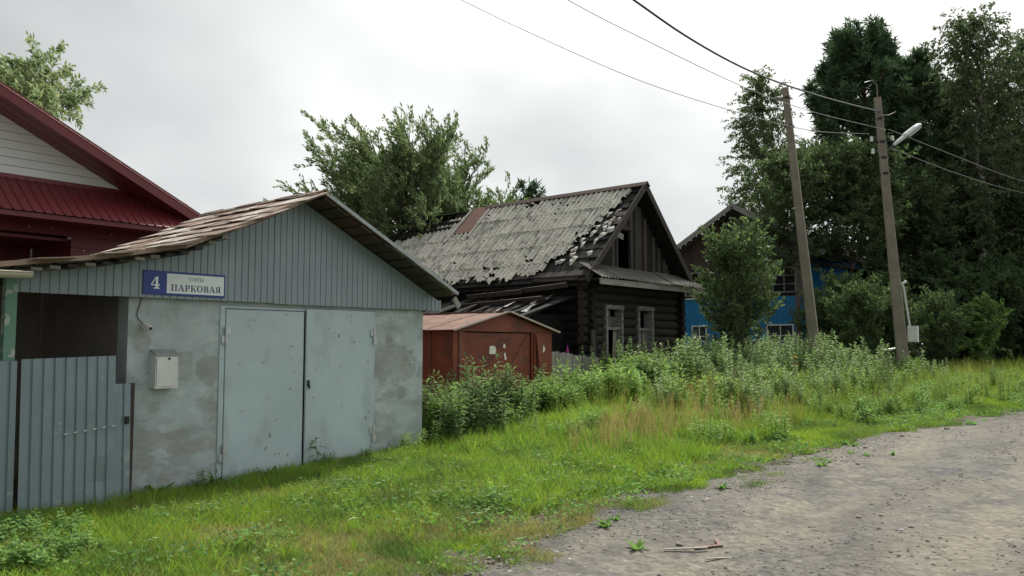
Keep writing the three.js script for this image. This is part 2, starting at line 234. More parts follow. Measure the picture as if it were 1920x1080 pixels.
M.glass = new THREE.MeshPhysicalMaterial({ color: lin(0.5, 0.55, 0.55), transmission: 1, thickness: 0, roughness: 0.06, side: THREE.DoubleSide });
M.curtain = std({ map: tex(256, 64, (u, v) => vmul([0.60, 0.60, 0.57], 0.9 + 0.2 * vn(u, v, 16, 515)), 1, 1), roughness: 0.95 });
M.paper = std({ map: tex(128, 128, (u, v) => vmul([0.62, 0.60, 0.54], 0.75 + 0.5 * fb(u, v, 8, 521, 4)), 0.3, 0.3), roughness: 0.9 });
M.wire = std({ color: lin(0.06, 0.06, 0.06), roughness: 0.6 });
M.alu = std({ color: lin(0.22, 0.22, 0.21), roughness: 0.5, metalness: 0.3 });
M.porcelain = std({ color: lin(0.7, 0.7, 0.68), roughness: 0.25 });
M.bark = std({ map: tex(256, 256, (u, v) => vmul(mix3([0.055, 0.047, 0.04], [0.13, 0.115, 0.1], fb(u, v, 16, 531, 4)), 0.8 + 0.4 * fb(u, v, 4, 535, 3)), 0.8, 0.8), roughness: 0.95, bumpMap: T.rough, bumpScale: 0.02 });
M.pineBark = std({ map: tex(256, 256, (u, v) => vmul(mix3([0.085, 0.04, 0.026], [0.21, 0.10, 0.055], fb(u, v, 12, 541, 4)), 0.8 + 0.4 * fb(u, v, 4, 545, 3)), 1, 1), roughness: 0.95, bumpMap: T.rough, bumpScale: 0.02 });
M.birchBark = std({ map: tex(256, 256, (u, v) => mix3([0.42, 0.41, 0.38], [0.03, 0.03, 0.03], sstep(0.58, 0.68, fa(u, v, 24, 8, 551, 4))), 1.2, 0.8), roughness: 0.85 });
M.stem = std({ color: lin(0.075, 0.11, 0.035), roughness: 0.8 });
M.stemRed = std({ color: lin(0.10, 0.05, 0.035), roughness: 0.8 });
const foliage = (t = 0.35, r = 0.7, extra = {}) => new THREE.MeshPhysicalMaterial({ color: 0xffffff, vertexColors: true, side: THREE.DoubleSide, transmission: t, thickness: 0, roughness: 1, specularIntensity: 0.25, clearcoat: r, clearcoatRoughness: 0.4, ...extra });
M.leaf = foliage(0.5, 0.06);
M.leafGlossy = foliage(0.45, 0.3);
M.needle = foliage(0.3, 0.02);
M.grass = foliage(0.5, 0.03);

// ---------- ground and road ----------
function axisPts(a, b, step, lo, hi, g = 1.22) { const o = []; for (let x = a; x <= b + 1e-6; x += step) o.push(x); let s = step, x = b; while (x < hi) { s *= g; x = Math.min(hi, x + s); o.push(x); } s = step; x = a; while (x > lo) { s *= g; x = Math.max(lo, x - s); o.unshift(x); } return o; }
function sheetGeo(xs, zs, hf, uvf) { const p = [], u = [], idx = [], nx = xs.length; for (const z of zs) for (const x of xs) { p.push(x, hf(x, z), z); u.push(x, z); } for (let j = 0; j < zs.length - 1; j++) for (let i = 0; i < nx - 1; i++) { const a = j * nx + i; idx.push(a, a + nx, a + 1, a + 1, a + nx, a + nx + 1); } const g = new THREE.BufferGeometry(); g.setAttribute('position', new THREE.Float32BufferAttribute(p, 3)); g.setAttribute('uv', new THREE.Float32BufferAttribute(u, 2)); g.setIndex(idx); g.computeVertexNormals(); return g; }
M.soil = std({ map: tex(512, 512, (u, v) => { const n = fb(u, v, 16, 601, 5), k = sstep(0.45, 0.62, fb(u, v, 5, 607, 5)); return vmul(mix3([0.085, 0.070, 0.048], [0.060, 0.075, 0.024], k), 0.6 + 0.8 * n); }, 3.1, 3.1), roughness: 1, bumpMap: T.rough, bumpScale: 0.03 });
{ const g = new THREE.Mesh(sheetGeo(axisPts(-2, 36, 0.5, -300, 420), axisPts(-20, 3, 0.5, -420, 200), (x, z) => hgt(x, z) - 0.10 * sstep(0.1, 0.6, z - roadEdge(x)) * (1 - sstep(5.6, 6.2, z))), M.soil); g.name = 'ground'; g.userData.kind = 'structure'; g.receiveShadow = true; scene.add(g); }
{ // gravel road: compacted sandy grit, darker loose stones, paler wheel tracks
  const gf = (u, v) => { const f = fb(u, v, 150, 621, 3), m = fb(u, v, 24, 627, 5), l = fb(u, v, 4, 633, 4), tr = fa(u, v, 3, 10, 639, 3);
    let c = vmul([0.124, 0.116, 0.100], 0.45 + 1.1 * f); const dk = sstep(0.50, 0.68, m * 0.6 + l * 0.5 - 0.03); c = mix3(c, vmul([0.066, 0.066, 0.066], 0.4 + 1.2 * f), dk * 0.8); const tan = sstep(0.52, 0.66, tr); c = mix3(c, vmul([0.146, 0.133, 0.109], 0.7 + 0.6 * f), tan * 0.6);
    const st = vn(u, v, 180, 645); if (st > 0.93) c = vmul(c, 1.5); else if (st < 0.07) c = vmul(c, 0.55); return c; };
  M.gravel = std({ map: tex(1024, 1024, gf, 7.3, 7.3), roughness: 0.95, bumpMap: grey(1024, 1024, (u, v) => 0.5 * fb(u, v, 48, 651, 4) + 0.5 * fb(u, v, 10, 655, 4), 2.9, 2.9), bumpScale: 0.05 });
  const xs = axisPts(2, 22, 0.09, -80, 140, 1.2), N = 90, p = [], u = [], idx = [], col = [];
  for (const x of xs) { const e = roadEdge(x); for (let j = 0; j <= N; j++) { const t = j / N, z = e + (6.5 - e) * Math.pow(t, 1.3); const lip = j === 0 ? -0.07 : j === 1 ? -0.015 : 0; p.push(x, roadH(x, z) + lip, z); u.push(x, z); const k = clamp(trackAt(x, z, -3.0, 0.42) + trackAt(x, z, -1.3, 0.42) + trackAt(x, z, 0.8, 0.4) + 0.7 * perlin.noise(x * 0.9, 2.2, z * 2.4) - 0.1, 0, 1), g2 = clamp(0.5 + 0.9 * perlin.noise(x * 0.6, 6.6, z * 1.6) + 0.5 * perlin.noise(x * 2.6, 6.6, z * 4), 0, 1), b = lerp(lerp(0.70, 1.0, g2), 1.34, k * 0.85); col.push(b, b * lerp(1, 0.975, k), b * lerp(1.0, 0.89, k)); } }
  for (let i = 0; i < xs.length - 1; i++) for (let j = 0; j < N; j++) { const a = i * (N + 1) + j; idx.push(a, a + 1, a + N + 1, a + N + 1, a + 1, a + N + 2); }
  const g = new THREE.BufferGeometry(); g.setAttribute('position', new THREE.Float32BufferAttribute(p, 3)); g.setAttribute('uv', new THREE.Float32BufferAttribute(u, 2)); g.setAttribute('color', new THREE.Float32BufferAttribute(col, 3)); g.setIndex(idx); g.computeVertexNormals(); M.gravel.vertexColors = true;
  const m = new THREE.Mesh(g, M.gravel); m.name = 'gravel_road'; m.userData.kind = 'structure'; m.receiveShadow = true; scene.add(m);
}
// ---------- garage ----------
function ribs(x0, x1, pitch, groove, depth) { // profile across a trapezoid sheet: [x, proud]
  const o = []; for (let x = x0; x < x1 - 1e-4; x += pitch) { const e = Math.min(x1, x + pitch); o.push([x, 0], [Math.min(e, x + pitch - groove), 0]); if (e < x1 || Math.abs(e - x - pitch) < 1e-3) o.push([Math.min(e, x + pitch - groove * 0.75), -depth], [Math.min(e, x + pitch - groove * 0.25), -depth]); } o.push([x1, 0]); return o;
}
const GZ = -9.1; // garage front
const roofY = (x) => { const q = [[2.70, 2.475], [3.67, 2.63], [4.57, 2.83], [5.56, 3.27], [6.47, 3.72], [9.02, 2.51]]; for (let i = 0; i < q.length - 1; i++) if (x <= q[i + 1][0] || i === q.length - 2) return lerp(q[i][1], q[i + 1][1], (x - q[i][0]) / (q[i + 1][0] - q[i][0])); };
{
  const g = thing('garage', 'plastered pale blue garage with double steel doors and ribbed metal gable', 'garage', [6.5, 0, GZ]);
  const uvw = (gb) => { for (let i = 0; i < gb.u.length; i += 2) gb.u[i] -= 4.2; return gb; };
  part(g, 'wall', uvw(new GB().box(4.2, 5.325, -0.3, 2.42, GZ - 0.25, GZ)), M.plaster);
  part(g, 'wall', uvw(new GB().box(7.815, 8.8, -0.3, 2.42, GZ - 0.25, GZ)), M.plaster);
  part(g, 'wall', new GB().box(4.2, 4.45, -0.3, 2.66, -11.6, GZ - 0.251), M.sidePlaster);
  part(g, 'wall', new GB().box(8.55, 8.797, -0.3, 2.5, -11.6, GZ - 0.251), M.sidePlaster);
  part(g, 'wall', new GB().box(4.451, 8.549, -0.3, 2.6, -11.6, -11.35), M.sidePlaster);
  part(g, 'lintel', new GB().box(5.326, 7.814, 2.203, 2.42, GZ - 0.2, GZ - 0.006), M.plaster);
  const fr = new GB(); fr.box(5.327, 5.392, -0.1, 2.2, GZ - 0.12, GZ + 0.012); fr.box(7.765, 7.813, -0.1, 2.2, GZ - 0.12, GZ + 0.012); fr.box(5.393, 7.764, 2.165, 2.2, GZ - 0.12, GZ + 0.004);
  part(g, 'door_frame', fr, M.doorPaint);
  const leafDoor = (x0, x1, y0, y1, zf) => { const b = new GB(); const c = 0.006; b.box(x0, x1, y0, y1, zf - 0.03, zf - c); b.quad([x0 + c, y0 + c, zf], [x1 - c, y0 + c, zf], [x1 - c, y1 - c, zf], [x0 + c, y1 - c, zf], [[x0 + c, y0], [x1 - c, y0], [x1 - c, y1], [x0 + c, y1]]);
    for (const [a, e, f, h] of [[[x0, y0], [x1, y0], [x1 - c, y0 + c], [x0 + c, y0 + c]], [[x1, y0], [x1, y1], [x1 - c, y1 - c], [x1 - c, y0 + c]], [[x1, y1], [x0, y1], [x0 + c, y1 - c], [x1 - c, y1 - c]], [[x0, y1], [x0, y0], [x0 + c, y0 + c], [x0 + c, y1 - c]]]) b.quad([...a, zf - c], [...e, zf - c], [...f, zf], [...h, zf], [a, e, f, h]); return b; };
  const d1 = part(g, 'door', leafDoor(5.402, 6.562, 0.02, 2.155, GZ + 0.02), M.doorPaint);
  const d2 = part(g, 'door', leafDoor(6.585, 7.752, 0.05, 2.198, GZ + 0.045), M.doorPaint);
  part(d2, 'lock_handle', new GB().box(6.605, 6.635, 1.155, 1.235, GZ + 0.046, GZ + 0.066).box(6.61, 6.63, 1.12, 1.17, GZ + 0.066, GZ + 0.085), M.black);
  for (const [x, y, z] of [[5.397, 1.83, GZ + 0.045], [5.40, 0.38, GZ + 0.045], [7.757, 1.83, GZ + 0.072], [7.757, 0.42, GZ + 0.072]]) {
    const h = new GB(); h.tube([[x, y - 0.115, z], [x, y, z]], 0.017, 8); h.tube([[x, y + 0.003, z], [x, y + 0.115, z]], 0.019, 8); const s = x < 6 ? 1 : -1; h.box(Math.min(x, x + s * 0.06), Math.max(x, x + s * 0.06), y + 0.01, y + 0.1, z - 0.018, z - 0.008); h.box(Math.min(x, x - s * 0.055), Math.max(x, x - s * 0.055), y - 0.1, y - 0.01, z - 0.02, z - 0.01);
    part(g, 'hinge', h, M.galv);
  }
  // gable cladding: ribbed sheets, each 1.02 m wide
  const zg = GZ + 0.07; let x = 2.975, k = 0;
  while (x < 9.05) {
    const x1 = Math.min(9.1, x + 1.023), pr = ribs(x, x1, 0.093, 0.017, 0.009), b = new GB(), dz = (k % 2) * 0.003, y0 = 2.245 + 0.004 * (k % 3);
    const top = (q) => roofY(q) - 0.075;
    for (let i = 0; i < pr.length - 1; i++) { const [a, za] = pr[i], [c, zc] = pr[i + 1]; if (c - a < 1e-5 && Math.abs(za - zc) < 1e-5) continue; b.quad([a, y0, zg + za + dz], [c, y0, zg + zc + dz], [c, top(c), zg + zc + dz], [a, top(a), zg + za + dz], [[a, y0], [c, y0], [c, top(c)], [a, top(a)]]); }
    part(g, 'gable_sheet', b, M.gableSheet); x = x1 - 0.001; k++;
  }
  part(g, 'gable_beam', new GB().box(2.98, 9.09, 2.262, 2.36, GZ + 0.003, GZ + 0.04), M.darkWood);
  part(g, 'corner_trim', new GB().box(2.955, 3.02, 2.25, 2.44, zg - 0.05, zg + 0.012), M.galv);
  part(g, 'corner_trim', new GB().box(9.085, 9.12, 2.24, 2.42, zg - 0.05, zg + 0.010), M.gableSheet);
  // roof: sheathing boards, then the covering
  part(g, 'back_gable', new GB().prism([[4.5, 2.601], [8.5, 2.601], [6.47, 3.58], [4.6, 2.72]], -11.5, -11.45), M.darkWood);
  const Z0 = -11.55, Z1 = -8.6; const r = rng(5);
  const leftPts = []; for (let q = 6.45; q > 2.72; q -= 0.19) leftPts.push(q);
  for (const q of leftPts) part(g, 'sheathing_board', new GB().beam([q - 0.085, roofY(q - 0.085) - 0.035, Z0 + rr(0, 0.1, r)], [q - 0.085, roofY(q - 0.085) - 0.035, Z1 - 0.02 + rr(-0.04, 0.02, r)], 0.165, 0.024, vnorm([-(roofY(q) - roofY(q - 0.17)) / 0.17, 1, 0])), M.darkWood);
  for (let q = 6.5; q < 9.0; q += 0.21) part(g, 'sheathing_board', new GB().beam([q + 0.1, roofY(q + 0.1) - 0.04, Z0], [q + 0.1, roofY(q + 0.1) - 0.04 - rr(0, 0.012, r), Z1 - 0.01 + rr(-0.05, 0.02, r)], 0.195 + rr(-0.01, 0.012, r), 0.022, [0.43, 0.9, 0]), r() < 0.35 ? M.brownWood : M.darkWood);
  for (const zz of [-9.3, -10.4, -11.3]) { part(g, 'rafter', new GB().beam([6.44, roofY(6.44) - 0.13, zz], [8.95, roofY(8.95) - 0.13, zz], 0.06, 0.13), M.darkWood); part(g, 'rafter', new GB().beam([6.42, roofY(6.42) - 0.14, zz], [4.57, roofY(4.57) - 0.13, zz], 0.06, 0.13), M.darkWood); part(g, 'rafter', new GB().beam([4.55, roofY(4.55) - 0.13, zz], [2.75, roofY(2.75) - 0.12, zz], 0.06, 0.12), M.darkWood); }
  // covering of the left side: flat rusty sheets laid like tiles, rows parallel to the ridge
  const rowW = 0.33;
  let row = 0; for (let q = 2.68; q < 6.42; q += rowW * 0.93) {
    const ya = roofY(q), q1 = Math.min(q + rowW + 0.05, 6.5), yb = roofY(q1);
    let zz = Z1 + 0.03 + (row % 2) * 0.2; while (zz > Z0) { const z1 = Math.max(Z0 - 0.02, zz - 0.44), l = rr(0.004, 0.03, r), l2 = rr(-0.006, 0.02, r), d = 0.012;
      const lift = 0.014 + l; const c = [[q, ya + lift, zz], [q + rr(-0.01, 0.01, r), ya + lift + l2, z1 + 0.012], [q1, yb + 0.004, z1 + 0.016], [q1, yb + 0.004, zz]].map((p) => p.slice());
      const b = new GB(); b.hexa([...c.map((p) => vadd(p, [0, -d, 0])), ...c].map((p) => p)); part(g, 'roof_tile', b, M.tiles[Math.floor(r() * 5)]); zz = z1; }
    row++;
  }
  // covering of the right side: long rusty sheets
  for (let z = Z1 + 0.02; z > Z0; z -= 0.62) for (const [a, e, o] of [[6.42, 7.85, 0.012], [7.7, 9.06, 0.006]]) { const z1 = Math.max(Z0, z - 0.66); const l = rr(0, 0.012, r), b = new GB(); const c = [[a, roofY(Math.max(6.47, a)) + o + l, z], [e, roofY(e) + o + l, z], [e, roofY(e) + o + l * 0.5, z1], [a, roofY(Math.max(6.47, a)) + o, z1]]; b.hexa([...c.map((p) => vadd(p, [0, -0.006, 0])), ...c]); part(g, 'roof_sheet', b, M.tiles[Math.floor(r() * 5)]); }
  const cap = new GB(); for (let z = Z1 + 0.04, i = 0; z > Z0; z -= 0.5, i++) { const y = 3.755 + 0.012 * (i % 2), dx = rr(-0.02, 0.02, r); cap.beam([6.36 + dx, y - 0.05, z - 0.25], [6.48, y, z - 0.25], 0.5, 0.012); cap.beam([6.48, y, z - 0.25], [6.60, y - 0.06, z - 0.25], 0.5, 0.012); }
  part(g, 'ridge_cap', cap, M.tiles[4]);
  // verge strips seen as a pale edge
  for (const [a, e] of [[6.50, 7.75], [7.75, 9.05]]) part(g, 'verge_strip', new GB().beam([a, roofY(a) + 0.012, Z1 + 0.028], [e, roofY(e) + 0.008, Z1 + 0.028], 0.012, 0.05, [0.43, 0.9, 0]), M.steel);
  const vb = [[6.46, 5.56], [5.56, 4.57], [4.57, 3.67], [3.67, 2.72]]; for (const [a, e] of vb) part(g, 'verge_board', new GB().beam([a, roofY(a) - 0.005, Z1 + 0.03], [e, roofY(e) - 0.005, Z1 + 0.03], 0.02, 0.05), M.tiles[1]);
  // dark purlin ends and scraps under the left verge
  for (let q = 2.85; q < 5.1; q += 0.17) part(g, 'batten_end', new GB().box(q, q + 0.10, roofY(q) - 0.085, roofY(q) - 0.052, Z1 - 0.35, Z1 - 0.03), r() < 0.5 ? M.darkWood : M.greyWood);
  part(g, 'eave_board', new GB().beam([9.0, 2.44, Z1 - 0.02], [9.12, 2.30, Z1 - 0.02], 0.03, 0.09), M.greyWood);
  // carport side: post, back wall, gutter
  part(g, 'post', new GB().box(2.885, 2.99, -0.2, 2.42, -8.97, -8.87), M.green);
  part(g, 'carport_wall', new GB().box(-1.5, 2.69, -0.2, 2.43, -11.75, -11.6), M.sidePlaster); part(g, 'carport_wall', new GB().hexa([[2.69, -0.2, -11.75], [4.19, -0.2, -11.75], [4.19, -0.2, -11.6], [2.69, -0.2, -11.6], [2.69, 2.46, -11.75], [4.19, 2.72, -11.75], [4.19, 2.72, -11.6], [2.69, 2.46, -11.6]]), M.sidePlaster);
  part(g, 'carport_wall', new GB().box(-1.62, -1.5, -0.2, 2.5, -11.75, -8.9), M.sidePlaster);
  part(g, 'carport_roof', new GB().box(-1.62, 2.69, 2.44, 2.5, -11.7, -8.7), M.greyWood);
  const gu = new GB(), ring = []; for (let i = 0; i <= 10; i++) { const a = Math.PI + i / 10 * Math.PI; ring.push([Math.cos(a) * 0.062, Math.sin(a) * 0.062]); }
  for (let i = 0; i < 10; i++) { const [a, c] = ring[i], [e, f] = ring[i + 1]; gu.quad([1.2, 2.375 + c, -8.53 + a], [2.985, 2.405 + c, -8.53 + a], [2.985, 2.405 + f, -8.53 + e], [1.2, 2.375 + f, -8.53 + e]); gu.quad([1.2, 2.375 + f * 0.93, -8.53 + e * 0.93], [2.985, 2.405 + f * 0.93, -8.53 + e * 0.93], [2.985, 2.405 + c * 0.93, -8.53 + a * 0.93], [1.2, 2.375 + c * 0.93, -8.53 + a * 0.93]); }
  gu.tube([[1.2, 2.378, -8.592], [2.985, 2.408, -8.592]], 0.008, 6); gu.tube([[1.2, 2.378, -8.468], [2.985, 2.408, -8.468]], 0.008, 6); gu.box(2.70, 2.715, 2.40, 2.47, -8.60, -8.59);
  part(g, 'gutter', gu, M.cream);
}
// address plate
{
  const W = 1024, H = 280, cv = document.createElement('canvas'); cv.width = W; cv.height = H; const c = cv.getContext('2d');
  c.fillStyle = '#15398a'; c.fillRect(0, 0, W, H); c.fillStyle = '#dfe6e6'; c.fillRect(276, 22, W - 276 - 16, H - 44);
  c.fillStyle = '#eef2f2'; c.textAlign = 'center'; c.textBaseline = 'alphabetic'; c.font = 'bold 200px serif'; c.fillText('4', 140, 212);
  c.fillStyle = '#1b2f5c'; c.font = '68px serif'; c.save(); c.translate(644, 96); c.scale(0.92, 1); c.fillText('улица', 0, 0); c.restore();
  c.font = 'bold 108px serif'; c.save(); c.translate(646, 228); const w = c.measureText('ПАРКОВАЯ').width; c.scale(650 / w, 1.0); c.fillText('ПАРКОВАЯ', 0, 0); c.restore();
  const t = new THREE.CanvasTexture(cv); t.colorSpace = THREE.SRGBColorSpace; t.anisotropy = 8;
  const s = thing('address_plate', 'blue and white street name plate with number 4 on the ribbed gable', 'sign', [4.82, 2.43, GZ + 0.07]);
  part(s, 'panel', new GB().box(4.315, 5.335, 2.285, 2.565, GZ + 0.073, GZ + 0.088), std({ color: lin(0.012, 0.04, 0.22), roughness: 0.4 }));
  const face = new GB().quad([4.318, 2.288, GZ + 0.0905], [5.332, 2.288, GZ + 0.0905], [5.332, 2.562, GZ + 0.0905], [4.318, 2.562, GZ + 0.0905], [[0, 0], [1, 0], [1, 1], [0, 1]]);
  part(s, 'lettering', face, std({ map: t, roughness: 0.38 }));
}
{ // mailbox
  const s = thing('mailbox', 'pale grey metal mailbox with a sloped lid on the plaster wall', 'mailbox', [4.6, 1.21, GZ + 0.07]);
  part(s, 'body', new GB().prism([[-(GZ + 0.14), 1.21], [-(GZ + 0.002), 1.215], [-(GZ + 0.002), 1.63], [-(GZ + 0.13), 1.585]].map(([a, b]) => [a, b]), 4.465, 4.735).move(new THREE.Matrix4().set(0, 0, 1, 0, 0, 1, 0, 0, -1, 0, 0, 0, 0, 0, 0, 1)), M.whitePaint);
  part(s, 'lid', new GB().hexa([[4.455, 1.588, GZ + 0.15], [4.745, 1.588, GZ + 0.15], [4.745, 1.645, GZ + 0.003], [4.455, 1.645, GZ + 0.003], [4.455, 1.602, GZ + 0.15], [4.745, 1.602, GZ + 0.15], [4.745, 1.659, GZ + 0.003], [4.455, 1.659, GZ + 0.003]]), M.steel);
  part(s, 'door', new GB().box(4.478, 4.722, 1.235, 1.565, GZ + 0.14, GZ + 0.146), M.whitePaint);
  part(s, 'lock', new GB().tube([[4.62, 1.55, GZ + 0.14], [4.62, 1.55, GZ + 0.155]], 0.014, 8), M.black);
}
{ // camera with its cable
  const s = thing('security_camera', 'small white security camera on a bracket with black cable, plaster wall', 'camera', [4.38, 1.9, GZ]);
  part(s, 'mount', new GB().tube([[4.375, 1.945, GZ], [4.375, 1.93, GZ + 0.04]], 0.016, 8), M.whitePaint);
  part(s, 'housing', new GB().beam([4.37, 1.93, GZ + 0.03], [4.40, 1.895, GZ + 0.115], 0.055, 0.055), M.whitePaint);
  part(s, 'lens', new GB().tube([[4.40, 1.895, GZ + 0.112], [4.404, 1.891, GZ + 0.124]], 0.018, 10), M.black);
  const pts = [[4.33, 2.25, GZ + 0.012], [4.325, 2.18, GZ + 0.012], [4.30, 2.10, GZ + 0.012], [4.295, 2.03, GZ + 0.012], [4.33, 1.98, GZ + 0.014], [4.37, 1.94, GZ + 0.03]];
  part(s, 'cable', new GB().tube(new THREE.CatmullRomCurve3(pts.map((p) => new THREE.Vector3(...p))).getPoints(24).map((v) => v.toArray()), 0.005, 5), M.black);
}
// ribbed gate and the sheet beside it
{
  const sheet = (x0, x1, top, z, lean, y0f) => { const b = new GB(), pr = ribs(x0, x1, 0.105, 0.03, 0.016); for (let i = 0; i < pr.length - 1; i++) { const [a, p] = pr[i], [c, q] = pr[i + 1]; const ts = top(a + 1e-4), te = top(c - 1e-4), n = 6; for (let j = 0; j < n; j++) { const f = (x, pz, t, u) => { const y = lerp(y0f(x), t, u); const dent = 0.02 * Math.exp(-Math.pow((x - 3.78) / 0.12, 2) - Math.pow((y - 0.32) / 0.12, 2)) + 0.014 * Math.exp(-Math.pow((x - 3.86) / 0.10, 2) - Math.pow((y - 0.9) / 0.1, 2)); return [x, y, z + pz - dent + lean * (1 - y / 1.6)]; };
    const A = f(a, p, ts, j / n), B = f(c, q, te, j / n), C = f(c, q, te, (j + 1) / n), D = f(a, p, ts, (j + 1) / n); b.quad(A, B, C, D, [[a, A[1]], [c, B[1]], [c, C[1]], [a, D[1]]]); } } return b; };
  const g = thing('sheet_gate', 'dented grey ribbed metal gate with a stepped top beside the garage', 'gate', [3.6, 0, -8.75]);
  part(g, 'gate_sheet', sheet(3.02, 3.935, (x) => 1.565 + 0.03 * (x - 3.02), -8.78, 0.07, (x) => 0.02), M.gateSheet);
  part(g, 'gate_sheet', sheet(3.93, 4.10, (x) => 1.29, -8.785, 0.07, (x) => 0.03), M.gateSheet, 'lower narrow strip of the gate at its lock side');
  part(g, 'lock', new GB().box(4.035, 4.075, 0.86, 0.94, -8.745, -8.72), M.black);
  part(g, 'edge_post', new GB().box(4.115, 4.165, -0.1, 1.29, -8.86, -8.81), M.darkWood);
  const cl = new GB(); for (let x = 3.42; x < 3.98; x += 0.095) cl.beam([x, 0.80 + (x - 3.4) * 0.1, -8.735], [x + 0.035, 0.803 + (x - 3.4) * 0.1, -8.735], 0.012, 0.012); part(g, 'rivet_strip', cl, M.galv);
  part(g, 'brace', new GB().box(3.05, 4.09, 0.4, 0.45, -8.84, -8.80), M.rustPatch);
  const f = thing('sheet_fence', 'grey ribbed metal fence sheet next to the green carport post', 'fence', [2.2, 0, -8.8]);
  part(f, 'fence_sheet', sheet(1.2, 2.2, () => 1.56, -8.80, 0.05, () => -0.02), M.gateSheet);
  part(f, 'fence_sheet', sheet(2.2, 2.99, () => 1.55, -8.797, 0.05, () => -0.02), M.gateSheet);
  part(f, 'rail', new GB().box(1.0, 2.95, 1.25, 1.3, -8.86, -8.83), M.rustPatch);
}
// ---------- red house behind the garage ----------
{
  const g = thing('red_roofed_house', 'house with dark red metal roof and white horizontal siding behind the garage', 'house', [3, 0, -16]);
  const XR = 1.0, YR = 7.19, sl = 0.492, ry = (x) => YR - sl * Math.abs(x - XR); // outer roof line
  const ZV = -13.5, ZS = -14.2, ZB = -22;
  // main walls
  part(g, 'wall', new GB().box(-5.4, -5.2, -0.2, 3.9, ZB, ZS - 0.16), M.red); part(g, 'wall', new GB().box(7.0, 7.2, -0.2, 3.9, ZB, ZS - 0.16), M.red); part(g, 'wall', new GB().box(-5.19, 6.99, -0.2, 3.9, ZB - 0.2, ZB), M.red);
  // front wall in horizontal ribbed cladding with a dark porch opening
  for (let y = 2.2, i = 0; y < 4.3; y += 0.19, i++) { const segs = y > 2.0 && y < 3.45 ? [[-5.4, 2.2], [5.55, 7.2]] : [[-5.4, 7.2]]; for (const [a, b] of segs) part(g, 'cladding_board', new GB().hexa([[a, y, ZS - 0.14], [b, y, ZS - 0.14], [b, y, ZS + 0.03], [a, y, ZS + 0.03], [a, y + 0.186, ZS - 0.14], [b, y + 0.186, ZS - 0.14], [b, y + 0.186, ZS + 0.012], [a, y + 0.186, ZS + 0.012]]), M.red); }
  part(g, 'wall', new GB().box(5.55, 7.2, -0.2, 2.195, ZS - 0.14, ZS + 0.02), M.red); part(g, 'wall', new GB().box(-5.4, 2.2, -0.2, 2.195, ZS - 0.14, ZS + 0.02), M.red);
  part(g, 'porch_wall', new GB().box(2.2, 5.54, -0.2, 3.5, ZS - 1.8, ZS - 1.7), M.red); part(g, 'porch_wall', new GB().box(5.56, 5.66, -0.2, 3.5, ZS - 1.7, ZS - 0.15), M.red); part(g, 'porch_ceiling', new GB().box(2.2, 5.54, 3.45, 3.5, ZS - 1.7, ZS - 0.15), M.red);
  for (const [x, y] of [[4.9, 3.62], [5.25, 3.64], [5.75, 3.3], [6.2, 3.63], [5.0, 3.86]]) part(g, 'screw_head', new GB().tube([[x, y, ZS + 0.02], [x, y, ZS + 0.038]], 0.011, 6), M.galv);
  // white siding boards of the gable
  const inner = (y) => XR + (YR - 0.14 - y) / sl; // right limit of the gable at height y
  for (let y = 4.3, i = 0; y < 7.0; y += 0.135, i++) { const y1 = y + 0.131, b0 = inner(y), b1 = inner(y1); if (b1 < XR + 0.05) break; const a0 = 2 * XR - b0, a1 = 2 * XR - b1; part(g, 'siding_board', new GB().hexa([[a0, y, ZS - 0.1], [b0, y, ZS - 0.1], [b0, y, ZS + 0.024], [a0, y, ZS + 0.024], [a1, y1, ZS - 0.1], [b1, y1, ZS - 0.1], [b1, y1, ZS + 0.004], [a1, y1, ZS + 0.004]]), M.siding); }
  // roof slopes: ribbed sheets 1.1 m wide
  for (const s of [1, -1]) for (let z = ZV - 0.02; z > ZB - 0.4; z -= 1.1) {
    const b = new GB(), z1 = Math.max(ZB - 0.4, z - 1.098), pr = ribs(-z, -z1, 0.18, 0.05, 0.02), xe = 6.55, X = (d) => XR + s * d, q = (d, zz, o) => [X(d), YR - sl * d + o, -zz];
    for (let i = 0; i < pr.length - 1; i++) { const [a, p] = pr[i], [c, o] = pr[i + 1]; b.quad(q(0.02, a, p), q(xe, a, p), q(xe, c, o), q(0.02, c, o)); }
    part(g, 'roof_sheet', b, M.red);
  }
  // soffit boards under the front overhang, parallel to the slope
  for (const s of [1, -1]) for (let i = 0; i < 5; i++) { const z0 = ZV - 0.03 - i * 0.135, o = 0.13 + (i % 2) * 0.006; part(g, 'soffit_board', new GB().beam([XR + s * 0.06, YR - o - 0.03, z0 - 0.066], [XR + s * 6.5, YR - sl * 6.5 - o, z0 - 0.066], 0.131, 0.016, [s * 0.44, 0.9, 0]), M.red); }
  for (const s of [1, -1]) { const a = [XR, YR, ZV], e = [XR + s * 6.6, YR - sl * 6.6, ZV]; part(g, 'verge_trim', new GB().beam(vadd(a, [0, -0.05, 0.0]), vadd(e, [0, -0.05, 0]), 0.03, 0.17, [s * 0.44, 0.9, 0]), M.red); part(g, 'verge_cap', new GB().beam(vadd(a, [0, 0.05, -0.03]), vadd(e, [0, 0.05, -0.03]), 0.11, 0.022, [s * 0.44, 0.9, 0]), M.red); part(g, 'verge_bead', new GB().tube([vadd(a, [0, 0.02, 0.02]), vadd(e, [0, 0.02, 0.02])], 0.012, 6), std({ color: lin(0.34, 0.16, 0.16), roughness: 0.3 })); }
  part(g, 'ridge_cap', new GB().beam([XR, YR + 0.03, ZV], [XR, YR + 0.03, ZB - 0.4], 0.3, 0.04), M.red);
  part(g, 'eave_soffit', new GB().box(7.2, 7.52, 3.90, 3.93, ZB, ZV - 0.05), M.red);
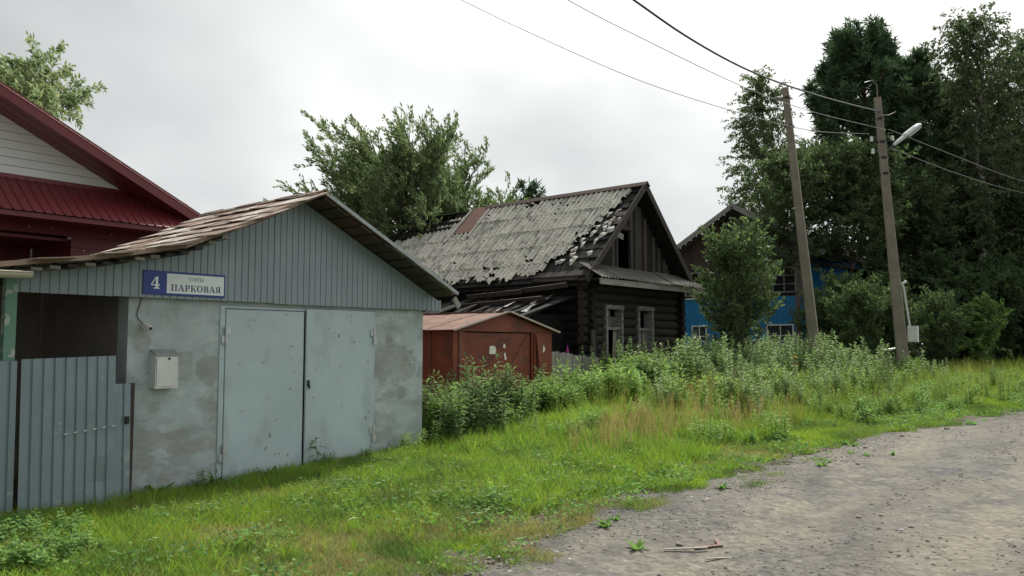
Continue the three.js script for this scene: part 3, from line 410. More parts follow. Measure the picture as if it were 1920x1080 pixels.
  // skirt roof below the gable
  for (let x = -5.5; x < 7.5; x += 1.02) { const x1 = Math.min(7.55, x + 1.018), b = new GB(), pr = ribs(x, x1, 0.145, 0.024, -0.024); for (let i = 0; i < pr.length - 1; i++) { const [a, p] = pr[i], [c, q] = pr[i + 1]; b.quad([a, 3.745 + p, -13.36], [c, 3.745 + q, -13.36], [c, 4.36 + q, ZS + 0.03], [a, 4.36 + p, ZS + 0.03]); } part(g, 'skirt_sheet', b, M.red); }
  part(g, 'skirt_soffit', new GB().box(-5.4, 7.4, 3.70, 3.72, ZS + 0.03, -13.42), M.red); part(g, 'skirt_fascia', new GB().box(-5.4, 7.4, 3.66, 3.735, -13.42, -13.40), M.red);
}
// ---------- rusty metal shed ----------
{
  const sy = 0.3, g = thing('metal_shed', 'rust red steel shed with low gable roof and torn paper on its door', 'shed', [12.6, sy, -12]);
  const X0 = 11.06, X1 = 14.2, Z = -10.6, ZB = -13.6, XA = 12.6, ye = 2.0, ya = 2.36;
  const panel = (a, b, y0, y1a, y1b, z) => new GB().hexa([[a, y0, z - 0.03], [b, y0, z - 0.03], [b, y0, z], [a, y0, z], [a, y1a, z - 0.03], [b, y1b, z - 0.03], [b, y1b, z], [a, y1a, z]]);
  part(g, 'front_panel', panel(X0 + 0.002, 11.38, sy - 0.3, 1.975, 1.975, Z), M.rust); part(g, 'front_panel', panel(13.47, 13.80, sy - 0.3, 1.975, 1.975, Z), M.rust); part(g, 'front_panel', panel(13.802, X1 - 0.002, sy - 0.3, 1.975, 1.975, Z - 0.01), M.rust);
  part(g, 'gable_panel', new GB().prism([[X0, 1.98], [X1, 1.98], [X1, ye], [XA, ya], [X0, ye]], Z - 0.03, Z + 0.004), M.rust);
  const d = part(g, 'door', panel(11.40, 13.45, sy + 0.02, 1.955, 1.955, Z - 0.035), M.rust);
  part(d, 'diagonal_brace', new GB().beam([13.36, 1.93, Z - 0.025], [12.42, 0.85, Z - 0.025], 0.02, 0.04, [0, 0, 1]), M.rustRoof);
  part(g, 'door_post', new GB().box(11.20, 11.24, sy - 0.2, 1.97, Z + 0.001, Z + 0.03), M.rustRoof); part(g, 'door_post', new GB().box(13.53, 13.575, sy - 0.2, 1.97, Z + 0.001, Z + 0.035), M.rust);
  part(g, 'loose_panel', new GB().beam([13.64, 1.95, Z + 0.05], [13.80, 0.5, Z + 0.12], 0.16, 0.015, [0, 0, 1]), M.rust);
  // sides and back as overlapping vertical sheets
  for (let z = Z - 0.032, i = 0; z > ZB; z -= 0.62, i++) { const z1 = Math.max(ZB, z - 0.615); for (const x of [X0, X1 - 0.03]) part(g, 'side_panel', new GB().box(x + (i % 2) * 0.004, x + 0.03, sy - 0.3, ye - 0.01, z1, z), M.rust); part(g, 'side_seam', new GB().box(X0 - 0.025, X0 - 0.001, sy - 0.3, ye - 0.02, z1 - 0.0, z1 + 0.03), M.rustRoof); }
  for (let x = X0; x < X1 - 0.1; x += 0.785) part(g, 'back_panel', new GB().box(x, x + 0.78, sy - 0.3, ye, ZB - 0.03, ZB - 0.001), M.rust);
  // roof sheets
  for (let z = Z + 0.12, i = 0; z > ZB - 0.05; z -= 0.78, i++) { const z1 = z - 0.8; for (const s of [-1, 1]) { const e = s < 0 ? X0 - 0.13 : X1 + 0.15, ee = ye - 0.235 * 0.14 + 0.025, o = i * 0.0 + (i % 2) * 0.008; part(g, 'roof_sheet', new GB().hexa([[XA, ya + 0.02 + o, z], [e, ee + o, z], [e, ee + o, z1], [XA, ya + 0.02 + o, z1], [XA, ya + 0.032 + o, z], [e, ee + 0.012 + o, z], [e, ee + 0.012 + o, z1], [XA, ya + 0.032 + o, z1]]), M.rustRoof); } }
  part(g, 'ridge_cap', new GB().beam([XA, ya + 0.05, Z + 0.13], [XA, ya + 0.05, ZB - 0.1], 0.14, 0.012), M.rustRoof);
  const pal = std({ color: lin(0.42, 0.36, 0.32), roughness: 0.5 });
  for (const e of [[X0 - 0.12, 1.995], [X1 + 0.14, 1.99]]) part(g, 'roof_edge', new GB().beam([XA, ya + 0.045, Z + 0.125], [e[0], e[1], Z + 0.125], 0.01, 0.035), pal);
  // torn notices
  const scrap = (pts, z) => { const b = new GB(); for (let i = 1; i < pts.length - 1; i++) b.tri([pts[0][0], pts[0][1], z], [pts[i][0], pts[i][1], z + 0.006], [pts[i + 1][0], pts[i + 1][1], z + 0.002]); return b; };
  const ps = [[[12.13, 1.53], [12.31, 1.53], [12.34, 1.60], [12.31, 1.68], [12.23, 1.70], [12.14, 1.69]], [[12.56, 1.66], [12.62, 1.64], [12.63, 1.72], [12.58, 1.75]], [[12.62, 1.40], [12.67, 1.42], [12.63, 1.56], [12.575, 1.54]]];
  for (const q of ps) part(d, 'paper_scrap', scrap(q, Z - 0.028), M.paper);
  part(g, 'paper_scrap', scrap([[13.86, 1.55], [13.90, 1.56], [13.95, 1.63], [13.91, 1.67], [13.90, 1.72], [13.87, 1.68]], Z + 0.002), M.paper);
}
// ---------- burnt log house ----------
{
  const g = thing('burnt_log_house', 'burnt abandoned log house with a broken grey slate roof', 'house', [19.5, 0.7, -15]);
  const ZF = -11.5, XL = 17.05, XRr = 21.85, ZB = -20.4, XA = 19.42, YA = 6.18, r = rng(91);
  const gl = 0.62; // ground line
  const log = (a, b, rad, mat, name = 'log') => { const n = 5, pts = [], rs = []; for (let i = 0; i <= n; i++) { const t = i / n; pts.push(vadd(vlerp(a, b, t), [rr(-0.008, 0.008, r), rr(-0.01, 0.01, r), rr(-0.008, 0.008, r)])); rs.push(rad * rr(0.95, 1.05, r)); } part(g, name, new GB().tube(pts, rs, 9), mat); };
  const wins = [[17.78, 18.56, 1.36, 2.64], [19.42, 20.20, 1.36, 2.66]];
  for (let i = 0, y = gl + 0.1; y < 3.32; y += 0.228, i++) { // front logs, cut at the windows
    let cuts = [[XL - 0.24 + rr(-0.04, 0.04, r), XRr + 0.24]]; for (const [a, b, c, d] of wins) if (y + 0.09 > c && y - 0.09 < d) cuts = cuts.flatMap(([s, e]) => (a < e && b > s ? [[s, a], [b, e]] : [[s, e]]));
    for (const [s, e] of cuts) log([s, y, ZF - 0.12], [e, y, ZF - 0.12], 0.122, M.logWood);
    log([XL, y + 0.114, ZF + 0.14 + rr(-0.04, 0.04, r)], [XL, y + 0.114, ZB], 0.12, M.char, 'side_log'); log([XRr, y + 0.114, ZF + 0.14], [XRr, y + 0.114, ZB], 0.12, M.char, 'side_log');
    if (i % 1 === 0) log([XL - 0.2, y, ZB], [XRr + 0.2, y, ZB], 0.12, M.char, 'back_log');
  }
  part(g, 'floor', new GB().box(XL, XRr, gl, gl + 0.08, ZB, ZF - 0.2), M.char); part(g, 'ceiling', new GB().box(XL, XRr, 3.22, 3.28, ZB, ZF - 0.2), M.char);
  part(g, 'inner_wall', new GB().box(XL + 0.15, XRr - 0.15, gl, 3.2, ZF - 2.6, ZF - 2.5), M.char);
  // windows: weathered frames, broken sashes, a few pale boards left inside
  wins.forEach(([a, b, c, d], k) => {
    const w = part(g, 'window', new GB().box(a - 0.03, a + 0.05, c - 0.05, d + 0.02, ZF - 0.2, ZF + 0.035).box(b - 0.05, b + 0.03, c - 0.05, d + 0.02, ZF - 0.2, ZF + 0.035).box(a - 0.05, b + 0.05, d + 0.021, d + 0.13, ZF - 0.18, ZF + 0.05), M.oldWhite);
    part(w, 'sill', new GB().box(a - 0.06, b + 0.06, c - 0.10, c - 0.051, ZF - 0.2, ZF + 0.07), M.greyWood);
    part(w, 'transom', new GB().box(a + 0.051, b - 0.051, c + 0.76, c + 0.83, ZF - 0.1, ZF - 0.03), M.oldWhite);
    if (!k) { part(w, 'sash', new GB().box(a + 0.22, a + 0.26, c + 0.83, d, ZF - 0.09, ZF - 0.05).box(a + 0.06, a + 0.26, c + 1.14, c + 1.18, ZF - 0.089, ZF - 0.051), M.oldWhite); part(w, 'rag', new GB().quad([a + 0.10, c + 0.86, ZF - 0.1], [b - 0.18, c + 0.80, ZF - 0.12], [b - 0.06, c + 1.08, ZF - 0.1], [a + 0.06, c + 1.18, ZF - 0.12]), M.slateOld); part(w, 'board', new GB().beam([b - 0.2, c - 0.04, ZF - 0.14], [b - 0.16, c + 0.76, ZF - 0.13], 0.16, 0.02, [0, 0, 1]), M.beige); part(w, 'board', new GB().beam([a + 0.1, c, ZF - 0.12], [a + 0.12, c + 0.74, ZF - 0.11], 0.04, 0.02, [0, 0, 1]), M.oldWhite); }
    else { for (const [o, ww] of [[0.12, 0.07], [0.30, 0.05], [0.47, 0.16], [0.62, 0.06]]) part(w, 'board', new GB().beam([a + o, c - 0.04, ZF - 0.12], [a + o + 0.01, c + 0.75, ZF - 0.12], ww, 0.02, [0, 0, 1]), o > 0.4 ? M.beige : M.oldWhite); part(w, 'board', new GB().box(b - 0.24, b - 0.06, c + 0.84, d - 0.04, ZF - 0.14, ZF - 0.12), M.greyPanel); }
  });
  part(g, 'wall_post', new GB().beam([XL - 0.24, gl - 0.1, ZF + 0.30], [XL - 0.26, 2.1, ZF + 0.24], 0.14, 0.05, [0, 0, 1]), M.darkWood);
  // gable boards, with the loft opening
  const rise = (x) => YA - 0.30 - (x < XA ? (XA - x) * 0.98 : (x - XA) * 0.985);
  for (let x = 16.95; x < 22.0; x += 0.155) { const xm = x + 0.075, t = rise(xm) - 0.02; if (t < 3.75) continue; const b = x > 18.42 && x < 18.98; const m = r() < 0.25 ? M.brownWood : r() < 0.4 ? M.darkWood : M.char; const seg = b ? [[4.86, t]] : [[3.55, t]]; for (const [y0, y1] of seg) if (y1 > y0 + 0.05) part(g, 'gable_board', new GB().box(x, x + 0.149, y0, y1, ZF - 0.09, ZF - 0.06 + rr(-0.006, 0.006, r)), m); }
  part(g, 'loft_frame', new GB().box(18.36, 18.42, 3.7, 4.9, ZF - 0.1, ZF - 0.02).box(19.10, 19.16, 3.7, 4.9, ZF - 0.1, ZF - 0.02).box(18.36, 19.16, 4.9, 4.97, ZF - 0.1, ZF - 0.02), M.darkWood);
  part(g, 'shutter', new GB().beam([18.44, 4.72, ZF - 0.04], [18.72, 4.66, ZF - 0.03], 0.02, 0.16, [0, 1, 0]), M.greyWood);
  // pent roof over the front wall: rafters, corrugated old slate, fascia
  for (let x = 16.55; x < 22.3; x += 0.93) { const x1 = Math.min(22.35, x + 0.95), b = new GB(), n = 26; const zf = ZF + 0.66 + rr(-0.02, 0.03, r), lift = rr(0, 0.02, r); for (let i = 0; i < n; i++) { const a = lerp(x, x1, i / n), c = lerp(x, x1, (i + 1) / n), w = (q) => 0.022 * Math.sin(q * 2 * Math.PI / 0.15); b.quad([a, 3.40 + w(a) + lift, zf + 0.012 * w(a * 3)], [c, 3.40 + w(c) + lift, zf], [c, 3.80 + w(c) + lift, ZF - 0.05], [a, 3.80 + w(a) + lift, ZF - 0.05]); } part(g, 'pent_roof_sheet', b, M.slateOld); }
  part(g, 'fascia_board', new GB().beam([16.6, 3.30, ZF + 0.60], [22.3, 3.32, ZF + 0.60], 0.035, 0.15), M.greyWood); part(g, 'pent_soffit', new GB().box(16.65, 22.25, 3.36, 3.38, ZF - 0.05, ZF + 0.58), M.darkWood);
  // main roof: rafters, charred battens, verge boards
  const UL = vnorm([-(XA - 16.55), -(YA - 3.42), 0]), NL = [-UL[1] * -1, 0, 0]; const sLen = Math.hypot(XA - 16.55, YA - 3.42);
  const dn = [UL[0], UL[1], 0], nn = vnorm([UL[1], -UL[0], 0]); // down the left slope; outward normal
  const onL = (d, z, o = 0) => vadd(vadd([XA, YA - 0.05, z], dn, d), nn, o);
  const UR = vnorm([22.25 - XA, -(YA - 3.5), 0]), nr = vnorm([-UR[1], UR[0], 0]); const onR = (d, z, o = 0) => vadd(vadd([XA, YA - 0.05, z], UR, d), nr, o);
  for (let z = ZF - 0.35; z > ZB; z -= 1.15) { part(g, 'rafter', new GB().beam(onL(0, z, -0.11), onL(sLen, z, -0.11), 0.09, 0.13, nn), M.char); part(g, 'rafter', new GB().beam(onR(0, z, -0.11), onR(3.9, z, -0.11), 0.09, 0.13, nr), M.char); }
  for (let d = 0.12, i = 0; d < sLen; d += 0.36, i++) { const zb = d < 1.3 ? -18.6 + rr(-0.4, 0.3, r) : ZB - rr(0, 0.3, r); const b = new GB().beam(onL(d, -11.28 + rr(-0.12, 0.1, r), -0.02 + rr(-0.012, 0.012, r)), onL(d, zb, -0.02), 0.17 + rr(-0.04, 0.06, r), 0.028, nn); part(g, 'batten', b, r() < 0.3 ? M.darkWood : M.char); if (r() < 0.75) part(g, 'batten', new GB().beam(onL(d + 0.18, -11.45 + rr(-0.3, 0.1, r), -0.026), onL(d + 0.18, -13.6 + rr(-1, 1, r), -0.026), 0.13, 0.024, nn), M.char); }
  for (let d = 0.1; d < 3.9; d += 0.30) part(g, 'roof_board', new GB().beam(onR(d, -11.24, -0.03 + (Math.round(d * 10) % 2) * 0.004), onR(d, ZB, -0.03), 0.302, 0.026, nr), M.char);
  part(g, 'verge_board', new GB().beam(onL(0.0, -11.2, 0.03), onL(sLen + 0.1, -11.2, 0.03), 0.03, 0.17, nn), M.darkWood); part(g, 'verge_board', new GB().beam(onR(0, -11.2, 0.02), onR(3.95, -11.2, 0.02), 0.03, 0.17, nr), M.darkWood);
  part(g, 'ridge_board', new GB().beam([XA - 0.05, YA + 0.03, -11.15], [XA - 0.05, YA + 0.02, -17.1], 0.18, 0.03, nn), M.brownWood); part(g, 'ridge_board', new GB().beam([XA + 0.07, YA + 0.03, -11.15], [XA + 0.07, YA + 0.02, -17.3], 0.18, 0.03, nr), M.darkWood);
  part(g, 'eave_plank', new GB().beam(onL(sLen - 0.05, -11.3, -0.12), onL(sLen - 0.05, -19.5, -0.16), 0.04, 0.2), M.char);
  // slate sheets: corrugated, holed by fire, each sheet its own mesh
  const holeN = (s, d) => perlin.noise(s * 2.3, d * 3.6, 4.4) * 0.6 + perlin.noise(s * 6.5, d * 8.5, 1.7) * 0.5;
  const front = (d) => -11.68 - 0.12 * sstep(0.8, 1.1, d) - 0.25 * sstep(0.9, 1.6, d) - 0.42 * sstep(1.7, 2.6, d) - 0.35 * sstep(2.8, 3.4, d) + 0.28 * perlin.noise(d * 5.1, 2.2, 9.1) + 0.12 * perlin.noise(d * 17, 2.2, 3.1);
  const exists = (d, z) => {
    if (z > front(d)) return false;
    const bottom = sLen + 0.02 + 0.26 * perlin.noise(z * 2.2, 3.1, 7.7) + 0.34 * perlin.noise(z * 7.0, 6.1, 2.7) - 0.16 - 0.25 * sstep(-14.5, -12.5, z) * (0.6 + perlin.noise(z * 8.3, 1.1, 0.7) * 1.6); if (d > bottom) return false;
    if (z < -17.0) { const top = 0.12 + (-17.0 - z) * 0.30 + 0.22 * perlin.noise(z * 5, 1.4, 3.3) + 0.1 * perlin.noise(z * 15, 1.4, 5.3) + 0.25 * sstep(-18.4, -18.9, z); if (d < top) return false; } else if (z < -16.85 && d < 0.1) return false;
    if (z < -20.3 + 0.3 * perlin.noise(d * 4, 8, 1)) return false;
    if (z < -16.95 && z > -17.62 && d > 0.06 && d < 1.34) return false; // the rusty sheet lies here
    const low = sstep(2.6, 3.7, d) * 0.24, edge = sstep(-14.2, -12.3, z) * sstep(1.8, 3.0, d) * 0.14, hiA = Math.exp(-Math.pow((d - 0.34) / 0.13, 2)) * 0.20 * sstep(-12.3, -14, z), hiB = Math.exp(-Math.pow((d - 1.75) / 0.25, 2)) * sstep(-17.2, -18.5, z) * 0.16;
    return holeN(-z, d) < 0.50 - low - edge - hiA - hiB;
  };
  for (let d = 0.14; d < sLen; d += 0.285) part(g, 'sheathing_board', new GB().beam(onL(d, -11.24, -0.052), onL(d, d < 1.2 ? -18.2 : ZB, -0.052), 0.282, 0.02, nn), M.char);
  const rows = 5, rl = sLen / rows, pitch = 0.18, sw = pitch * 6;
  for (let q = 0; q < rows; q++) for (let k = 0; k < 9; k++) {
    const z0 = -11.45 - k * sw - (q % 2) * 0.0, b = new GB(), nx = 28, ny = 22, d0 = q * rl - 0.02, d1 = (q + 1) * rl + 0.10, tw = rr(-0.006, 0.006, r), ss = rr(0, 0.012, r);
    const at = (i, j) => { const z = z0 - (i / nx) * (sw + 0.07), d = lerp(d0, d1, j / ny), jz = (i % nx && j % ny) ? 0.011 * perlin.noise(z * 31, d * 31, 3.3) : 0, wv = 0.034 * Math.cos((z) * 2 * Math.PI / pitch); return onL(d + jz * 1.4, z + jz, 0.052 + wv + 0.016 * (j / ny) + 0.004 * (k % 2) + ss + tw * (i / nx - 0.5) * 4); };
    let any = 0; for (let i = 0; i < nx; i++) for (let j = 0; j < ny; j++) { const z = z0 - ((i + 0.5) / nx) * (sw + 0.07), d = lerp(d0, d1, (j + 0.5) / ny); if (!exists(d, z)) continue; any++; const A = at(i, j), B = at(i, j + 1), C = at(i + 1, j + 1), D = at(i + 1, j), dd = lerp(d0, d1, j / ny), e = (d1 - d0) / ny; b.quad(A, B, C, D, [[z, dd], [z, dd + e], [z - 0.04, dd + e], [z - 0.04, dd]]); }
    if (any > 3) part(g, 'slate_sheet', b, M.slate[Math.floor(r() * 3)]);
  }
  // rusty patch between two pale planks
  part(g, 'metal_patch', new GB().hexa([onL(-0.02, -16.93, 0.085), onL(-0.02, -17.62, 0.085), onL(1.34, -17.62, 0.075), onL(1.34, -16.93, 0.075), onL(-0.02, -16.93, 0.093), onL(-0.02, -17.62, 0.093), onL(1.34, -17.62, 0.083), onL(1.34, -16.93, 0.083)]), M.rustPatch);
  part(g, 'patch_board', new GB().beam(onL(0.15, -16.86, 0.10), onL(1.62, -16.84, 0.10), 0.11, 0.025, nn), M.greyWood); part(g, 'patch_board', new GB().beam(onL(0.05, -17.70, 0.10), onL(1.80, -17.74, 0.10), 0.11, 0.025, nn), M.greyWood);
  // crumpled flakes of slate left on the battens
  for (let i = 0; i < 26; i++) { const d = Math.sqrt(r()) * 3.2 + 0.2, z = Math.min(-11.42, front(d) + rr(0.05, 0.75, r)), s = rr(0.05, 0.16, r), L = rr(0.10, 0.34, r), b = new GB(); const tiltd = rr(-0.5, 0.5, r); const o = onL(d, z, 0.03), u = vnorm(vadd(vmul(dn, Math.cos(tiltd)), [0, 0, 1], Math.sin(tiltd))), w = vnorm(vcross(u, nn)); const p = (a, c, h) => vadd(vadd(vadd(o, u, a * L), w, c * s), nn, h); b.quad(p(0, -0.5, 0.01), p(0.1, 0.5, 0.02), p(0.55, 0.4, 0.06), p(0.5, -0.6, 0.03)); b.quad(p(0.5, -0.6, 0.03), p(0.55, 0.4, 0.06), p(1, 0.3, 0.01), p(0.9, -0.4, 0.02)); part(g, 'slate_fragment', b, r() < 0.25 ? M.ash : M.slate[1]); }
  // collapsed lean-to along the side: charred rafters and boards
  const wallL = [XL - 0.12, 3.25]; part(g, 'lean_to_plate', new GB().beam([14.35, 2.10, -12.0], [14.35, 2.05, -19.5], 0.16, 0.16), M.char);
  for (let z = -11.95; z > -19.4; z -= 0.235) { const e = rr(-0.25, 0.15, r), s = rr(-0.5, 0.1, r); part(g, 'charred_board', new GB().beam([XL - 0.15 - Math.max(0, -s * 0.6), 3.02 + rr(-0.07, 0.05, r) + (s < -0.3 ? -0.2 : 0), z + rr(-0.05, 0.05, r)], [14.0 + e, 2.02 + rr(-0.09, 0.06, r) - e * 0.3, z + rr(-0.12, 0.12, r)], rr(0.13, 0.24, r), 0.035, [-0.37, 0.93, 0]), M.char); }
  for (let i = 0; i < 10; i++) { const z = -11.9 - r() * 2.9, d = r(), a = [lerp(16.7, 15.0, d), lerp(3.0, 2.42, d), z], b = new GB(), w = rr(0.07, 0.17, r), L = rr(0.25, 0.75, r), u = vnorm([-1, -0.36, rr(-0.4, 0.4, r)]), s = [0, 0.1, 1]; const p = (t, c, h) => vadd(vadd(vadd(a, u, t * L), s, c * w), [0, 1, 0], h + 0.03); b.quad(p(0, -0.5, 0.01), p(0, 0.5, 0.03), p(0.5, 0.6, 0.07), p(0.5, -0.5, 0.03)); b.quad(p(0.5, -0.5, 0.03), p(0.5, 0.6, 0.07), p(1, 0.3, 0), p(1, -0.4, 0.02)); part(g, 'ash_flake', b, M.ash); }
  for (let i = 0; i < 7; i++) { const z = -12.2 - i * 0.9; part(g, 'lean_to_post', new GB().box(14.3, 14.42, 0.3, 2.05, z - 0.06, z + 0.06), M.char); }
  part(g, 'lean_to_wall', new GB().box(14.42, 14.46, 0.3, 2.0, -19.4, -12.2), M.char); part(g, 'lean_to_wall', new GB().box(14.47, XL - 0.12, 0.3, 2.5, -12.3, -12.25), M.char);
  for (const [a, b] of [[[16.3, 3.22, -11.7], [16.45, 3.15, -13.3]], [[16.35, 3.12, -13.2], [16.4, 3.05, -15.2]], [[16.1, 2.9, -12.3], [16.2, 2.75, -16.2]]]) part(g, 'fallen_plank', new GB().beam(a, b, 0.03, 0.13, [-0.5, 0.8, 0]), M.darkWood);
  // charred rafters and stack left standing at the far end
  for (let i = 0; i < 9; i++) { const z = -18.6 - i * 0.36; part(g, 'burnt_rafter', new GB().beam(onL(0.15 + rr(0, 0.7, r) + (i > 4 ? 0.4 : 0), z, -0.04), onL(2.6, z + rr(-0.2, 0.2, r), -0.05), 0.11, 0.1, nn), M.char); }
  part(g, 'burnt_purlin', new GB().beam(onL(0.62, -17.8, 0.03), onL(0.75, -20.2, 0.10), 0.2, 0.12), M.char); part(g, 'burnt_purlin', new GB().beam(onL(0.9, -18.1, 0.02), onL(1.15, -20.3, 0.05), 0.2, 0.12), M.char);
  const ch = new GB(); for (let y = 0; y < 6; y++) { const o = () => rr(-0.05, 0.05, r); ch.box(17.6 + o(), 18.35 + o(), 4.35 + y * 0.16, 4.35 + y * 0.16 + 0.158, -21.6 + o(), -20.9 + o()); } ch.beam([17.3, 5.2, -20.8], [18.9, 5.35, -21.8], 0.3, 0.12); part(g, 'burnt_stack', ch, M.char);
}
// ---------- picket fence by the shed ----------
{
  const g = thing('picket_fence', 'short weathered grey picket fence leaning between shed and burnt house', 'fence', [15.3, 0.6, -10.85]), r = rng(17);
  for (let i = 0; i < 16; i++) { const t = i / 15, x = lerp(14.32, 16.35, t), top = lerp(1.60, 1.40, t) + rr(-0.02, 0.02, r), ln = 0.05 + 0.06 * t; part(g, 'picket', new GB().beam([x - ln, 0.35, -10.85], [x + rr(-0.02, 0.02, r), top, -10.85 + rr(-0.02, 0.02, r)], 0.118, 0.018, [0, 0, 1]), M.greyWood); }
  part(g, 'rail', new GB().beam([14.3, 1.3, -10.90], [16.4, 1.15, -10.90], 0.04, 0.07), M.greyWood); part(g, 'rail', new GB().beam([14.3, 0.8, -10.90], [16.4, 0.72, -10.90], 0.04, 0.07), M.greyWood);
}
// ---------- blue house ----------
{
  const g = thing('blue_house', 'brown timber house with blue ribbed cladding behind the young tree', 'house', [34, 1, -14]), r = rng(23);
  const X = 32, ZL = -16.85, ZR = -11.05, ZA = -14.0, YA = 7.55, sl = 0.6, top = (z) => YA - 0.05 - sl * Math.abs(z - ZA);
  const XB = 40;
  part(g, 'wall', new GB().box(X + 0.1, XB, 0.8, 5.75, ZL, ZL + 0.15), M.brownWood); part(g, 'wall', new GB().box(X + 0.1, XB, 0.8, 5.75, ZR - 0.15, ZR), M.blue); part(g, 'wall', new GB().box(XB, XB + 0.15, 0.8, 5.7, ZL, ZR), M.brownWood); part(g, 'wall', new GB().box(X + 0.10, X + 0.16, 0.8, 5.7, ZL + 0.16, ZR - 0.16), M.darkWood);
  for (let z = ZL; z < ZR - 0.05; z += 0.165) { const y1 = top(z + 0.08); part(g, 'gable_board', new GB().box(X + 0.02 + rr(-0.008, 0.008, r), X + 0.06, 4.95, y1, z, z + 0.158), r() < 0.5 ? M.brownWood : M.darkWood); }
  part(g, 'grey_panel', new GB().box(X - 0.02, X + 0.01, 5.05, 6.35, -13.75, -12.3), M.greyPanel); part(g, 'grey_panel', new GB().box(X - 0.018, X + 0.008, 5.05, 5.75, -12.29, -11.2), M.greyPanel);
  for (const [z0, z1, m] of [[-16.85, -16.6, M.darkWood], [-15.2, -14.6, M.darkWood], [-14.59, -13.65, M.beige], [-13.64, -12.72, M.beige]]) for (let z = z0; z < z1 - 0.02; z += 0.235) part(g, 'wall_board', new GB().box(X - 0.01, X + 0.05, 3.72, 4.94, z, Math.min(z1, z + 0.23)), m);
  for (const [z0, z1] of [[-16.55, -15.85], [-15.80, -15.25], [-12.62, -11.62]]) {
    const y0 = 3.84, y1 = 4.90, fb_ = new GB(); fb_.box(X - 0.05, X + 0.02, y0, y1, z0, z0 + 0.06).box(X - 0.05, X + 0.02, y0, y1, z1 - 0.06, z1).box(X - 0.05, X + 0.02, y0, y0 + 0.06, z0 + 0.061, z1 - 0.061).box(X - 0.05, X + 0.02, y1 - 0.06, y1, z0 + 0.061, z1 - 0.061);
    const w = part(g, 'window', fb_, M.oldWhite); const zm = (z0 + z1) / 2; part(w, 'muntin', new GB().box(X - 0.04, X, y0 + 0.061, y1 - 0.061, zm - 0.018, zm + 0.018), M.oldWhite); for (const k of [1, 2]) part(w, 'muntin', new GB().box(X - 0.038, X - 0.002, lerp(y0, y1, k / 3) - 0.016, lerp(y0, y1, k / 3) + 0.016, z0 + 0.061, z1 - 0.061), M.oldWhite);
    for (let i = 0; i < 2; i++) for (let j = 0; j < 3; j++) { const a = i ? zm + 0.019 : z0 + 0.062, b = i ? z1 - 0.062 : zm - 0.019; part(w, 'pane', new GB().box(X - 0.022, X - 0.018, lerp(y0 + 0.06, y1 - 0.06, j / 3) + 0.012, lerp(y0 + 0.06, y1 - 0.06, (j + 1) / 3) - 0.012, a, b), M.glass); }
  }
  part(g, 'corner_board', new GB().box(X - 0.06, X + 0.03, 3.72, 5.0, -11.6, -11.42), M.beige);
  // blue ribbed sheets
  const zs = [-16.9, -15.85, -14.8, -13.75, -12.7, -11.65, -10.9];
  for (let k = 0; k < zs.length - 1; k++) { const b = new GB(), pr = ribs(zs[k] + 0.002, zs[k + 1], 0.14, 0.03, 0.016); for (let i = 0; i < pr.length - 1; i++) { const [a, p] = pr[i], [c, q] = pr[i + 1]; b.quad([X - 0.08 - p, 0.7, a], [X - 0.08 - q, 0.7, c], [X - 0.08 - q, 3.70, c], [X - 0.08 - p, 3.70, a]); } part(g, 'blue_sheet', b, M.blue); }
  part(g, 'sill_board', new GB().box(X - 0.16, X - 0.03, 3.70, 3.75, -16.95, -14.9), M.whitePaint);
  for (const [z0, z1] of [[-12.86, -11.74], [-16.2, -15.5]]) { // low windows with white frames and curtains
    const y0 = 1.86, y1 = 2.56, w = part(g, 'window', new GB().box(X - 0.15, X - 0.07, y0, y1, z0, z0 + 0.05).box(X - 0.15, X - 0.07, y0, y1, z1 - 0.05, z1).box(X - 0.15, X - 0.07, y1 - 0.05, y1, z0 + 0.051, z1 - 0.051).box(X - 0.15, X - 0.07, y0, y0 + 0.05, z0 + 0.051, z1 - 0.051), M.whitePaint); const zm = lerp(z0, z1, 0.52); part(w, 'muntin', new GB().box(X - 0.145, X - 0.075, y0 + 0.051, y1 - 0.051, zm - 0.02, zm + 0.02), M.whitePaint); part(w, 'muntin', new GB().box(X - 0.14, X - 0.08, y0 + 0.22, y0 + 0.26, z0 + 0.051, z1 - 0.051), M.whitePaint); part(w, 'curtain', new GB().box(X - 0.10, X - 0.096, y0 + 0.04, y1 - 0.04, z0 + 0.04, z1 - 0.04), M.curtain); part(w, 'pane', new GB().box(X - 0.128, X - 0.125, y0 + 0.05, y1 - 0.05, z0 + 0.05, z1 - 0.05), M.glass);
  }
  part(g, 'base_board', new GB().box(X - 0.17, X - 0.10, 1.45, 1.78, -13.1, -11.2), std({ color: lin(0.01, 0.035, 0.30), roughness: 0.5 }));
  // roof planks
  for (const s of [-1, 1]) { for (let d = 0; d < 3.7; d += 0.26) { const a = [X - 0.62 + rr(-0.03, 0.03, r), YA - sl * (d + 0.13), ZA + s * (d + 0.13)]; part(g, 'roof_board', new GB().beam(a, [XB + 0.4, a[1], a[2]], 0.255, 0.03, [0, 0.86, s * 0.51]), r() < 0.3 ? M.greyWood : M.darkWood); } part(g, 'verge_board', new GB().beam([X - 0.66, YA - 0.03, ZA], [X - 0.66, YA - 0.03 - sl * 3.75, ZA + s * 3.75], 0.035, 0.2, [0, 0.86, s * 0.51]), M.greyWood); part(g, 'rafter', new GB().beam([X - 0.3, YA - 0.12, ZA], [X - 0.3, YA - 0.12 - sl * 3.6, ZA + s * 3.6], 0.06, 0.14, [0, 0.86, s * 0.51]), M.darkWood); }
